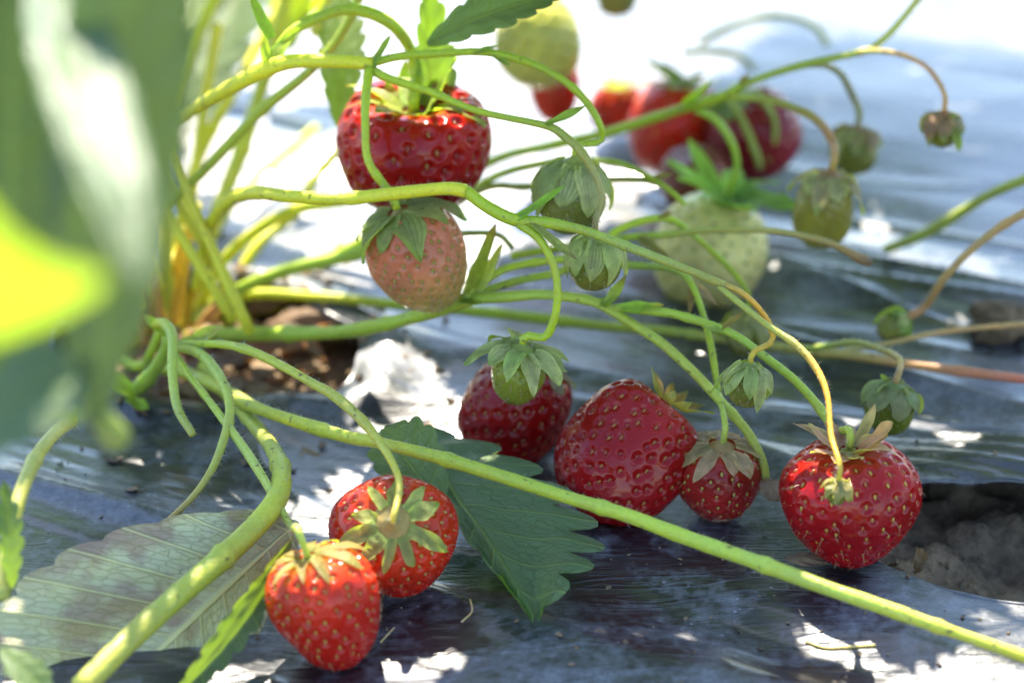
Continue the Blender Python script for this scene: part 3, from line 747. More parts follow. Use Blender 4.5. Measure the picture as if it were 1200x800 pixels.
def stalk(pts, r, col=GREEN, label=None, parent=plant, base=PC, name='fruit_stalk', end=None, sides=10):
    """pts: (px, py, d) or a world point; r in photo pixels (start, end) or one per point"""
    W, K = [], []
    for p in pts:
        if isinstance(p, tuple): W.append(P(*p)); K.append(p[2] / FPX)
        else: W.append(np.asarray(p)); K.append(proj(p)[2] / FPX)
    if end is not None:
        f = FR[end]; o = f.get('stem', f['top'])
        ox, oy, _ = proj(o)
        while len(W) > 2 and np.hypot(proj(W[-1])[0] - ox, proj(W[-1])[1] - oy) < 24: W.pop(); K.pop()
        W.append(o + f['Z'] * min(.006, .33 * np.linalg.norm(o - W[-1]))); K.append(f['mpp']); W.append(o - f['Z'] * .0008); K.append(f['mpp'])
    n = len(W)
    rr = np.interp(np.linspace(0, 1, n), np.linspace(0, 1, len(r)), r) * np.array(K) if isinstance(r, (tuple, list)) else r * np.array(K)
    cc = np.array(col, float)
    if cc.ndim == 1: cc = np.tile(cc, (n, 1))
    else: cc = np.stack([np.interp(np.linspace(0, 1, n), np.linspace(0, 1, len(cc)), cc[:, i]) for i in range(3)], 1)
    V, F, C = tube(W, rr, cc, seed=random.random() * 9, sides=sides)
    if min(K) * FPX > .35:
        V, F, C = fuzz(V, F, C, sides)
    o = obj(name, mesh(name, V, F, C), M_STEM, parent, base)
    if label: o['label'] = label
    return o
def bract(parent, p0, p1, w, c=(.20, .30, .06), c1=None, base=PC, up=None, name='bract', cup=.4):
    """small leaf-like scale from p0 to p1 (photo pixels + depth), w px wide"""
    a, b = P(*p0), P(*p1); L = np.linalg.norm(b - a); X = unit(b - a)
    Z = unit(np.cross(X, np.cross(up if up is not None else camdir(0, .6, .8), X)))
    me = sepal(a, X, Z, 0, L, w * p0[2] / FPX, R(-6), R(10), c, c1 or c, cup=cup, twist=random.uniform(-.5, .5), seed=random.random() * 9, nu=12, nv=7)
    me.name = name
    return obj(name, me, M_SEPAL, parent, base)

CRN = (215, 390, .535)
# upper truss
t = stalk([(168, 300, .53), (180, 165, .49), (218, 134, .475), (270, 103, .462), (310, 82, .455), (345, 72, .452), (400, 72, .450), (436, 75, .450)], (8, 8, 8, 9, 9, 8, 8, 9), YEL, 'thick upper truss stalk crossing to the hanging strawberries')
bract(t, (316, 72, .454), (352, 32, .452), 26, (.24, .34, .05)); bract(t, (312, 82, .455), (310, 30, .452), 10, (.22, .30, .05), BROWN); bract(t, (436, 76, .449), (458, 42, .447), 12)
bract(t, (318, 45, .452), (292, -8, .449), 16, (.20, .34, .04))
stalk([(318, 72, .456), (340, 40, .456), (370, 22, .457), (410, 11, .458), (452, 24, .46), (478, 52, .466), (488, 88, .470)], (7, 6), GREEN, 'arched stalk of the big hanging strawberry', end='b7')
t = stalk([(436, 74, .45), (471, 66, .449), (530, 62, .449), (560, 61, .449), (590, 65, .448), (633, 79, .447), (674, 105, .446), (700, 140, .446), (704, 165, .449)], (6, 5, 5, 5, 4.5, 4, 4), GREEN, end='u18')
bract(t, (555, 62, .448), (590, 52, .446), 10); bract(t, (575, 62, .448), (598, 78, .446), 8)
t = stalk([(436, 82, .45), (455, 92, .447), (505, 108, .445), (559, 130, .442), (633, 146, .440), (657, 156, .439), (687, 186, .437), (705, 226, .436), (709, 262, .437)], (6, 5, 4.5, 4, 5, 4, 4, 4), [GREEN, GREEN, OLIVE, (.22, .22, .10), (.22, .20, .11)], end='u19')
bract(t, (640, 146, .439), (688, 124, .437), 12)
stalk([(433, 80, .449), (429, 110, .446), (428, 150, .444), (432, 190, .443), (443, 236, .443)], (6, 5, 5), GREEN, 'stalk dropping in front of the big strawberry', end='b8')
# middle horizontal stalk and its branches
t = stalk([(232, 335, .52), (245, 268, .50), (270, 234, .475), (300, 226, .455), (340, 230, .445), (400, 233, .440), (460, 227, .436), (522, 221, .432), (546, 224, .431)], (9, 8, 8, 8, 7, 7, 7.5, 8), YEL, 'horizontal stalk passing in front of the big strawberry')
t = stalk([(546, 224, .431), (572, 243, .430), (604, 258, .428), (640, 261, .427), (684, 270, .426), (730, 287, .425), (780, 306, .424), (820, 322, .423), (848, 334, .422)], (7.5, 7, 7.5, 6, 5, 5, 5, 5), [GREEN, GREEN, (.20, .27, .08), (.26, .30, .08)])
bract(t, (605, 256, .427), (665, 216, .424), 15, (.18, .34, .04)); bract(t, (625, 262, .426), (676, 305, .424), 14, (.26, .28, .10), BROWN)
stalk([(840, 330, .4225), (868, 342, .421), (890, 362, .421), (902, 382, .421), (905, 400, .422), (898, 422, .424)], (4, 3.5), [(.26, .26, .08), ORANGE, (.42, .30, .04), (.30, .30, .06)], 'curled orange stalk of the pale bud', end='u20')
stalk([(843, 336, .422), (895, 378, .418), (934, 405, .414), (958, 434, .410), (970, 466, .406), (974, 510, .401), (976, 545, .399)], (4, 4, 4.5, 3.5, 3.5, 3), [(.22, .30, .08), (.28, .30, .08), ORANGE, ORANGE, (.30, .32, .05)], 'long bowed stalk with an orange stretch', end='u25')
stalk([(608, 262, .428), (628, 276, .427), (642, 296, .426), (652, 324, .427), (652, 362, .429), (640, 394, .433)], (6, 5, 5), GREEN, end='u24')
# second node right of the half ripe strawberry
t = stalk([(205, 398, .535), (270, 392, .515), (340, 391, .495), (400, 389, .482), (450, 380, .470), (512, 364, .462), (553, 348, .458)], (10, 9, 8, 8, 8, 9), (.24, .36, .045), 'thick straight stalk low behind the half ripe strawberry')
bract(t, (548, 345, .458), (582, 262, .452), 20, (.22, .26, .05), (.24, .12, .05)); bract(t, (556, 345, .458), (590, 285, .455), 18, (.40, .42, .16), (.32, .22, .08))
bract(t, (540, 352, .457), (566, 356, .45), 18, (.22, .33, .06))
stalk([(551, 342, .458), (578, 322, .46), (606, 311, .462), (660, 304, .465), (700, 306, .467), (740, 311, .468), (784, 314, .462), (806, 326, .455), (820, 356, .450), (833, 405, .446), (842, 460, .443), (845, 505, .442)], (5.5, 5, 5, 4.5, 4.5, 4, 4, 4), [GREEN, GREEN, (.18, .28, .06), GREEN, PALE], 'stalk of the small dull strawberry with the withered calyx', end='b5')
t = stalk([(553, 346, .458), (606, 329, .464), (660, 317, .47), (700, 290, .475), (720, 272, .477), (742, 262, .478), (766, 256, .479), (786, 257, .480), (806, 270, .482), (833, 293, .485), (862, 322, .49), (874, 348, .495)], (5.5, 5, 4.5, 4, 4, 3.5), GREEN, end='u21')
bract(t, (772, 256, .478), (790, 248, .476), 8, BROWN, BROWN)
t = stalk([(553, 350, .458), (590, 348, .456), (630, 345, .454), (660, 347, .452), (694, 353, .450), (716, 364, .449), (745, 382, .447), (779, 405, .445), (817, 440, .442), (848, 474, .440), (876, 506, .437), (893, 538, .436), (899, 566, .436)], (7, 7, 6.5, 6, 6, 6, 5.5, 5.5, 5.5, 5, 5), [(.24, .36, .05), (.26, .36, .06), (.28, .36, .06), (.24, .32, .05)], 'long arching stalk ending in a dry brown calyx')
bract(t, (708, 360, .448), (735, 322, .446), 14, (.24, .28, .07), (.16, .07, .04)); bract(t, (700, 356, .449), (722, 350, .447), 12, (.24, .34, .07))
t = stalk([(716, 363, .4495), (735, 361, .449), (770, 365, .447), (798, 370, .445), (856, 390, .441), (895, 417, .437), (934, 448, .433), (961, 479, .429), (978, 504, .426)], (6, 6, 5, 5, 5, 5, 4.5), [(.24, .36, .05), (.22, .34, .05), (.28, .36, .06)], 'stalk running down to the plump strawberry with pink sepals', end='b6')
bract(t, (728, 361, .447), (778, 358, .445), 17, (.26, .38, .06), (.26, .16, .05)); bract(t, (846, 386, .441), (822, 384, .438), 13, (.30, .36, .10)); bract(t, (846, 384, .441), (872, 366, .438), 10, BROWN, (.18, .07, .05))
t2 = bract(t, (812, 330, .453), (842, 360, .450), 13, (.30, .18, .12), (.22, .12, .08)); bract(t, (812, 335, .453), (808, 368, .45), 8, (.24, .14, .09))
stalk([(600, 290, .475), (586, 276, .472), (560, 273, .47), (500, 276, .47)][::-1], (3.5, 3.5), OLIVE)
# long background stalk turning pink
stalk([(205, 372, .545), (287, 346, .54), (371, 348, .53), (421, 352, .525), (475, 358, .52), (560, 365, .515), (640, 374, .51), (707, 382, .506), (779, 388, .502), (837, 396, .500), (934, 409, .495), (1011, 418, .490), (1089, 430, .484), (1215, 446, .475)], (7, 7, 6.5, 6, 6, 6), [GREEN, YEL, GREEN, GREEN, (.26, .32, .07), (.30, .26, .10), (.38, .13, .12)], 'long straight stalk turning pink towards the right edge')
# upper right truss
t = stalk([(215, 360, .56), (300, 325, .56), (400, 296, .555), (490, 240, .55), (579, 188, .545), (640, 172, .54), (707, 157, .532), (770, 137, .525), (798, 128, .522), (848, 112, .516), (876, 97, .513), (934, 78, .506), (1007, 62, .5)], (8, 8, 7, 6, 6, 5.5, 6.5, 6.5, 6, 5, 4.5, 4), [GREEN, GREEN, GREEN, GREEN, (.24, .33, .06)], 'stalk rising to the upper right with several hooked branches')
bract(t, (800, 124, .52), (835, 96, .517), 12, GREEN, OLIVE); bract(t, (862, 104, .514), (880, 86, .51), 10, BROWN)
stalk([(1003, 62, .5), (1030, 60, .499), (1062, 66, .497), (1089, 82, .495), (1106, 106, .493), (1111, 130, .492)], (4, 3, 3), [(.26, .30, .06), (.36, .18, .10), (.30, .20, .09)], 'reddish hooked stalk with one dangling bud', end='u17')
stalk([(1005, 62, .5), (1024, 55, .502), (1050, 31, .505), (1085, -12, .51)], (4, 4), (.32, .38, .10))
stalk([(815, 128, .521), (838, 140, .520), (856, 164, .522), (864, 192, .526), (858, 222, .533)], (5, 5, 4.5), (.22, .36, .04), end='k12')
stalk([(845, 113, .517), (895, 116, .512), (934, 128, .508), (961, 144, .504), (976, 168, .502)], (5, 4.5, 4), [(.24, .34, .06), (.26, .26, .08), (.36, .18, .10), (.30, .24, .08)], 'reddish stalk of the green yellow fruit', end='u15')
stalk([(945, 76, .505), (968, 77, .51), (986, 88, .52), (999, 112, .535)], (4, 3.5), (.20, .22, .10), end='u16')
stalk([(856, 120, .56), (872, 145, .57), (887, 182, .575), (890, 196, .58)], (4, 4), PALE); stalk([(890, 112, .56), (906, 135, .57), (909, 158, .575), (902, 188, .58)], (4, 4), PALE)
stalk([(820, 50, .66), (860, 30, .65), (903, 20, .645), (934, 23, .64), (957, 34, .64), (970, 52, .64)], (5, 4, 4), (.26, .32, .10))
stalk([(800, 62, .63), (837, 61, .63), (866, 66, .63), (884, 82, .63)], (4, 4), (.24, .30, .10))
t = stalk([(470, 300, .53), (530, 240, .515), (571, 212, .505), (596, 201, .50), (629, 193, .495), (665, 188, .49), (700, 188, .487), (731, 193, .485), (753, 204, .483), (770, 213, .482), (788, 226, .481), (802, 239, .480)], (6, 5, 4, 4, 4, 4, 4, 3.5), GREEN, 'thin stalk with a cut end below the upper truss')
bract(t, (764, 209, .482), (790, 204, .479), 9, BROWN, BROWN)
stalk([(500, 260, .52), (568, 221, .505), (615, 219, .50), (665, 214, .495), (714, 210, .49), (748, 211, .486), (768, 213, .483)], (4.5, 4, 3.5), OLIVE)
t = stalk([(600, 300, .49), (660, 290, .485), (728, 279, .48), (780, 275, .478), (825, 270, .475), (900, 270, .47), (960, 281, .466), (990, 293, .463), (1008, 303, .461), (1020, 308, .460)], (5, 4.5, 4.5, 4.5, 4, 4, 4, 4, 6, 5), [GREEN, GREEN, (.24, .30, .08), (.30, .28, .12), (.26, .18, .10), (.12, .08, .06)], 'thin stalk ending in a shrivelled dark tip')
bract(t, (750, 278, .477), (782, 304, .472), 18, (.24, .20, .08), (.16, .09, .06)); bract(t, (1004, 300, .461), (1026, 308, .459), 14, (.12, .09, .06), (.10, .07, .06))
# hooked stalk of dark green fruit
stalk([(940, 410, .49), (972, 405, .482), (1003, 401, .472), (1031, 409, .463), (1045, 428, .457)], (4, 4, 4), [PALE, (.26, .28, .12), (.32, .24, .16)], 'hooked stalk of the dark green seedy fruit', end='u22')
# long stalk across the foreground
t = stalk([(165, 428, .50), (209, 434, .485), (253, 452, .470), (304, 479, .450), (400, 510, .430), (442, 518, .422), (515, 536, .414), (588, 558, .408), (660, 581, .404), (733, 603, .400), (800, 628, .396), (880, 656, .392), (962, 686, .388), (1026, 708, .385), (1100, 734, .382), (1215, 774, .377)], (8, 8, 8, 8, 8, 8, 8, 8.5, 9, 9, 9.5, 9.5, 9, 8, 7), [GREEN, (.30, .38, .05), (.30, .38, .05), (.26, .37, .05), (.28, .40, .06), (.28, .38, .08), (.36, .38, .05)], 'long yellow green stalk crossing the whole foreground to the right edge', sides=14)
# thick petiole at bottom left
stalk([(240, 430, .50), (270, 465, .47), (300, 500, .45), (322, 530, .432), (330, 556, .420), (324, 585, .411), (300, 616, .404), (262, 652, .397), (206, 700, .388), (157, 744, .380), (95, 805, .37)], (9, 9, 9, 10, 11, 12, 12.5, 13, 13, 13.5, 14), [GREEN, (.28, .36, .07), (.32, .40, .06), (.30, .38, .06), (.30, .34, .08)], 'thick bent leaf stalk reaching the bottom left corner', name='leaf_stalk', sides=16)
# cluster at the left centre
t = stalk([(140, 468, .50), (165, 452, .478), (182, 432, .465), (196, 408, .456), (198, 392, .453)], (9, 8.5, 8, 8, 7), (.20, .32, .04), 'short knuckled stalk from which four stalks hang')
bract(t, (196, 392, .453), (166, 368, .450), 15, (.24, .32, .06), (.22, .16, .05)); bract(t, (210, 405, .453), (264, 382, .45), 22, (.40, .44, .08), (.34, .28, .08)); bract(t, (160, 462, .476), (110, 432, .47), 24, (.22, .30, .05), (.20, .12, .04)); bract(t, (150, 466, .478), (175, 480, .475), 16, GREEN)
stalk([(178, 380, .452), (192, 379, .450), (202, 394, .446), (202, 436, .440), (208, 478, .435), (226, 509, .431)], (5, 7, 7, 6, 5.5, 5), [YEL, PALE, PALE, (.24, .28, .10)], 'blunt cut stalk hanging at the left', )
stalk([(206, 406, .453), (230, 412, .447), (250, 430, .441), (266, 460, .435), (269, 488, .430), (260, 522, .424), (247, 552, .419), (225, 583, .414), (194, 613, .408)], (6, 7, 7, 6.5, 6, 5, 4.5, 4, 4), [GREEN, PALE, (.28, .36, .09), (.26, .30, .08), (.26, .18, .10)], 'drooping stalk with a withered brown end')
stalk([(203, 410, .453), (222, 440, .445), (243, 467, .437), (262, 492, .430), (290, 531, .422), (315, 571, .413), (341, 616, .404)], (4.5, 4.5, 6, 4.5, 4.5), [GREEN, PALE, (.28, .36, .08)], 'thin stalk leading down to the front strawberry', end='b1')
t = stalk([(208, 404, .453), (256, 403, .444), (290, 410, .437), (331, 429, .430), (368, 450, .424), (392, 464, .420), (424, 492, .414), (453, 530, .407), (468, 566, .402)], (5, 5, 5, 5, 6, 4.5, 4, 4), [GREEN, (.30, .38, .06), (.28, .32, .07), (.32, .36, .07), (.38, .28, .05)], 'thin arched stalk of the strawberry facing the viewer', end='b2')
# left edge stalks
stalk([(85, 492, .41), (64, 508, .40), (40, 540, .39), (22, 586, .38), (10, 642, .375), (2, 700, .372)], (8, 9, 10, 10), [(.36, .38, .14), (.28, .32, .10), (.24, .30, .08)], name='leaf_stalk')  # paler first colour paints the sunlit node
stalk([(96, 300, .285), (98, 360, .28), (100, 430, .28), (112, 480, .285), (136, 512, .295)], (12, 15, 16, 17, 17), (.22, .32, .10), 'blurred pale stalk in the left foreground', name='leaf_stalk')
stalk([(0, 478, .30), (40, 486, .295), (90, 488, .29)], (9, 9), (.24, .34, .06), name='leaf_stalk')
# petioles rising from the crown
pets = [([(152, 395, .53), (149, 330, .525), (152, 250, .52), (170, 120, .51), (190, -30, .50)], 11, (.18, .30, .03)),
        ([(206, 380, .53), (193, 318, .53), (190, 262, .53), (182, 190, .53), (178, 120, .53)], 11, (.36, .42, .05)),
        ([(124, 370, .51), (122, 320, .50), (130, 270, .495), (136, 190, .49)], 9, (.16, .26, .03)),
        ([(222, 380, .545), (236, 314, .55), (252, 255, .555), (268, 215, .56), (292, 150, .565), (330, 20, .57), (336, -20, .57)], 11, (.38, .44, .06)),
        ([(160, 335, .52), (175, 262, .51), (236, 203, .50), (304, 132, .49), (360, 86, .485), (400, 40, .48), (428, -20, .475)], 7.5, (.26, .36, .05)),
        ([(226, 372, .54), (262, 306, .53), (304, 268, .525), (350, 244, .52), (400, 236, .52), (460, 225, .52)], 9, YEL),
        ([(215, 385, .54), (280, 340, .53), (337, 317, .525), (400, 302, .52), (450, 290, .52)], 9, (.24, .36, .04)),
        ([(240, 390, .545), (300, 290, .55), (345, 250, .56), (372, 205, .565), (420, 150, .57)], 8, YEL),
        ([(140, 420, .51), (165, 430, .50), (176, 415, .49), (188, 385, .485)], 7, GREEN),
        ([(370, 40, .56), (385, 10, .56), (398, -20, .56)], 13, (.42, .46, .06))]
YY, YG = (.50, .50, .035), (.40, .46, .035)
pets += [([(180, 390, .54), (200, 300, .55), (235, 180, .57), (300, 60, .59), (340, -20, .60)], 8, YY), ([(200, 390, .55), (235, 300, .57), (290, 220, .59), (370, 150, .62)], 7, YG),
         ([(165, 390, .54), (165, 300, .55), (175, 200, .56), (215, 80, .58), (260, -20, .6)], 9, YG), ([(190, 395, .54), (215, 310, .55), (225, 230, .56), (240, 120, .58), (255, 30, .59)], 8, YY),
         ([(215, 390, .55), (255, 330, .57), (320, 280, .59), (390, 262, .61)], 7, YG), ([(230, 395, .54), (300, 365, .55), (380, 362, .56), (460, 340, .57)], 6, YG),
         ([(140, 395, .52), (118, 320, .51), (112, 240, .50), (120, 120, .49)], 9, GREEN), ([(160, 400, .53), (178, 340, .53), (210, 290, .54), (232, 240, .54)], 8, YY),
         ([(190, 400, .52), (186, 360, .515), (178, 326, .51)], 8, (.34, .20, .06)), ([(228, 400, .53), (240, 372, .53), (262, 352, .53)], 7, (.30, .16, .06)), ([(170, 405, .52), (158, 372, .515), (140, 350, .51)], 7, (.30, .17, .06))]
for k, (pp, r, c) in enumerate(pets):
    stalk(pp, (r * .85, r * .75), c, name='leaf_stalk')
# brown papery sheaths at the crown
for (a, b, w, c) in [((196, 400, .53), (214, 270, .535), 26, (.42, .20, .04)), ((222, 398, .535), (240, 300, .54), 26, (.46, .24, .05)), ((175, 400, .525), (160, 320, .52), 22, (.26, .12, .05)), ((150, 408, .52), (128, 330, .515), 22, (.24, .11, .05)), ((205, 380, .525), (225, 250, .53), 18, (.52, .26, .05)), ((235, 395, .535), (270, 330, .54), 24, (.28, .14, .06)), ((165, 400, .522), (172, 300, .525), 18, (.36, .16, .04)), ((190, 410, .52), (182, 340, .515), 24, (.22, .10, .04))]:
    bract(plant, a, b, w, c, tuple(x * .8 for x in c), name='sheath', cup=.7)

# ------------------------------------------------------------------ leaves of the main plant in view
def leaf_at(name, a, b, nrm, hw_px, parent=plant, base=PC, label=None, mat=None, broad=None, **k):
    A, B = P(*a), P(*b)
    if broad:                      # ((dx, dy) towards the wider half as seen, wide, narrow, fold wide, fold narrow)
        S = unit(np.cross(unit(B - A), nrm)); m0, m1 = proj(A), proj(A + S * .01)
        right = (m1[0] - m0[0]) * broad[0][0] + (m1[1] - m0[1]) * broad[0][1] > 0
        k['wr'], k['wl'] = (broad[1], broad[2]) if right else (broad[2], broad[1])
        k['fold'] = (broad[4], broad[3]) if right else (broad[3], broad[4])
    me = leaflet(A, B, nrm, hw_px * (a[2] + b[2]) / 2 / FPX, **k); me.name = name
    o = obj(name, me, mat or M_LEAF, parent, base)
    if label: o['label'] = label
    return o
def on_film(px, py, z): # depth of a pixel at height z above the film
    d = proj(G(px, py, z + .0))[2]
    for _ in range(4):
        p = P(px, py, d); d = proj(G(px, py, z + float(zfilm(p[0], p[1]))))[2]
    return d
leaf_at('leaf', (470, 500, on_film(470, 500, .012)), (628, 728, on_film(628, 728, .004)), unit([.05, -.25, 1]), 132, label='dark green toothed leaf lying on the film beneath the long stalk',
        broad=((1, -.6), 1.0, .2, -.03, -.3), arch=.05, nt=8, col=(.085, .17, .022), m=14, seed=2.2, tooth=.26, edge=(.16, .14, .07), rough=.025)
leaf_at('leaf', (520, 588, on_film(505, 585, .012)), (448, 500, on_film(455, 497, .024)), unit([.3, -.75, .5]), 46, label='pale green curled leaflet between the front strawberry and the long stalk',
        fold=(.3, .2), arch=-.12, nt=5, col=(.15, .22, .05), m=8, seed=4.0, tooth=.14, wl=.9, wr=1.1)
leaf_at('leaf', (350, 610, .412), (60, 880, .386), unit([.10, -.80, .50]), 165, label='purple mottled grey green leaf underside at the bottom left',
        broad=((-1, -.8), 1.02, .5, -.05, -.2), pleat=.10, arch=.05, nt=9, col=(.52, .54, .34), m=14, seed=5.5, tooth=.06, edge=(.20, .10, .07), rough=.03, mat=M_UNDER)
leaf_at('leaf', (342, 632, .398), (190, 830, .376), unit([.7, -.45, .4]), 26, label='narrow curled green leaf edge with dark spots behind the front strawberry',
        fold=(.2, .5), arch=.05, nt=8, col=(.045, .085, .015), m=6, seed=6.5, tooth=.25, edge=(.06, .02, .02))
leaf_at('leaf', (500, 52, .455), (672, -14, .45), unit([.1, -.5, .8]), 36, label='green leaf tip at the top edge above the big strawberry', fold=(.15, .25), arch=.06, nt=7, col=(.10, .20, .035), seed=7.7, tooth=.22)
leaf_at('leaf', (505, 190, .478), (500, -30, .47), unit([.5, -.9, .1]), 30, label='backlit upright leaf behind the calyx of the big strawberry', fold=(.5, .4), arch=.03, nt=8, col=(.14, .27, .03), seed=8.8)
leaf_at('leaf', (395, 150, .50), (400, -10, .51), unit([.2, -.8, .4]), 30, fold=(.3, .3), nt=8, col=(.22, .32, .05), seed=9.9)
leaf_at('leaf', (14, 690, .372), (4, 560, .37), unit([.4, -.8, .3]), 17, fold=(.4, .3), nt=6, col=(.04, .085, .025), seed=3.3, tooth=.4, edge=(.08, .03, .02), label='small toothed green leaf at the left edge')
leaf_at('leaf', (0, 760, .36), (60, 815, .355), unit([.2, -.5, .8]), 22, fold=(.2, .2), nt=5, col=(.14, .24, .04), seed=3.9)
# blurred leaves behind the crown
for (a_, b_, n_, w_, c_) in [((195, 190, .66), (300, -40, .70), (.2, .4, .8), 52, (.10, .14, .03)), ((310, 110, .66), (425, -30, .68), (-.3, .5, .7), 40, (.30, .34, .04)), ((330, 190, .64), (425, 225, .64), (0, -.3, .9), 20, (.12, .13, .05)), ((150, 130, .60), (232, -30, .62), (.3, .4, .8), 44, (.16, .22, .03)), ((255, 215, .64), (340, 165, .66), (0, -.2, .9), 22, (.14, .14, .05)), ((340, 60, .60), (330, -40, .60), (0, .6, .6), 26, (.30, .36, .04))]:
    leaf_at('leaf', a_, b_, unit(n_), w_ * 1.2, fold=(.2, .25), nt=8, col=c_, seed=a_[0] * .01, mat=M_DIM if c_[0] < .2 else M_LEAF)  # darker ones take the dimmed material in place of shade
# big blurred leaves in the left foreground
leaf_at('leaf', (112, 500, .265), (185, -190, .232), unit([.50, -.80, .25]), 112, label='huge blurred grey green leaf in the left foreground', fold=(-.5, -.15), wl=.8, wr=.8, arch=-.03, nt=9, col=(.085, .135, .055), seed=1.1, tooth=.08, mat=M_DIM)
leaf_at('leaf', (10, 470, .30), (20, -140, .27), unit([.25, -.9, .3]), 120, fold=(.2, -.3), arch=.05, nt=9, col=(.06, .11, .03), seed=1.9, mat=M_DIM)
leaf_at('leaf', (165, 330, .205), (45, -70, .262), unit([.12, -.36, .9]), 52, label='pale shiny blurred leaf slanting across the left foreground', fold=(.1, .1), arch=.03, nt=8, col=(.10, .16, .07), seed=1.5, tooth=.06, mat=M_DIM)
leaf_at('leaf', (-190, 430, .172), (38, 295, .168), unit([0, .72, .68]), 172, label='glowing yellow blurred leaf lit from behind at the left edge', fold=(.1, .15), arch=.02, nt=8, col=(.20, .27, .03), seed=2.7, tooth=.05)
leaf_at('leaf', (-60, 540, .262), (110, 420, .262), unit([.1, -.6, .8]), 60, fold=(.2, .2), nt=7, col=(.09, .16, .05), seed=2.9, mat=M_DIM)

# ------------------------------------------------------------------ dead leaves, clod and crumbs
def dry(name, label, pts, hw, col, nrm=(0, -.4, 1), group=None, **k):
    a, b = P(*pts[0]), P(*pts[1]); c = (a + b) / 2
    me = leaflet(a, b, unit(nrm), hw * pts[0][2] / FPX, col=col, **{**dict(fold=(.5, .3), nt=5, m=6, rough=.08, arch=.05), **k}); me.name = name
    o = obj(name, me, M_DRY, None, c); o.location = c
    o['label'] = label; o['category'] = 'dry leaf'
    if group: o['group'] = group
    return o
DG = 'dry leaf scraps on the film and soil'
dry('dry_leaf_scrap', 'small brown dry leaf scrap on the film below the plump strawberry', ((920, 654, on_film(920, 654, .002)), (970, 660, on_film(970, 660, .002))), 11, (.30, .20, .12), fold=(.2, .2), tooth=.02, group=DG)
dry('dry_calyx', 'crumpled pale brown dry calyx at the end of the arching stalk', ((893, 562, .434), (916, 588, .428)), 18, (.34, .24, .16), nrm=(.2, -.8, .5), tooth=.3, group=DG)
dry('dry_leaf_scrap', 'pale dry scrap under the small dull strawberry', ((835, 610, on_film(835, 610, .002)), (872, 602, on_film(872, 602, .003))), 8, (.36, .26, .18), group=DG)
dry('dry_leaf_scrap', 'dark curled dead leaf in the soil hole beside the plump strawberry', ((1072, 672, on_film(1072, 672, -.006)), (1076, 640, on_film(1076, 640, .004))), 11, (.055, .05, .035), nrm=(.3, -.8, .4), rough=.12, group=DG)
for k, (a, b, w, c) in enumerate([((300, 392, .53), (420, 372, .53), 26, (.26, .14, .08)), ((270, 368, .55), (390, 330, .55), 30, (.30, .17, .10)), ((250, 420, .52), (360, 405, .51), 22, (.16, .09, .05)), ((330, 350, .56), (430, 345, .56), 22, (.34, .20, .12)), ((200, 440, .52), (290, 425, .51), 20, (.14, .08, .05))]):
    dry('dead_leaf', ['curled brown dead leaf low between the stalks right of the crown', 'reddish brown dead leaf behind the low stalks', 'dark brown dead leaf on the soil under the low straight stalk', 'light brown dead leaf farthest behind the half ripe strawberry', 'blackish dead leaf on the soil below the crown'][k], (a, b), w, c, fold=(.6, .4), rough=.12, group='dead leaves around the crown')
def clod(name, label, p, size, seed, col):
    n, mth = 22, 28
    V, C = [], []
    for i in range(n):
        for j in range(mth):
            a, b = math.pi * i / (n - 1), 2 * math.pi * j / mth
            dv = np.array([math.sin(a) * math.cos(b), math.sin(a) * math.sin(b), math.cos(a)])
            r = 1 + .5 * float(vnoise(dv[0] * 2.2 + seed, dv[1] * 2.2 + dv[2] * 1.7, 71)) + .45 * float(vnoise(dv[0] * 6 + seed, dv[1] * 6 + dv[2] * 5, 72)) * math.sin(a) + .3 * float(vnoise(dv[0] * 14, dv[1] * 14 + dv[2] * 11, 73)) * math.sin(a)
            V.append(dv * r * np.array(size))
    o = obj(name, mesh(name, np.array(V), grid_faces(n, mth, True).tolist()), M_SOIL); o.location = p
    o['label'] = label; o['category'] = 'soil clod'
pc = G(1168, 408); clod('soil_clod', 'crumbly grey brown soil clod on the film by the pink stalk', (pc[0], pc[1], float(zfilm(pc[0], pc[1])) + .003), (.0085, .006, .0055), 3.0, None)
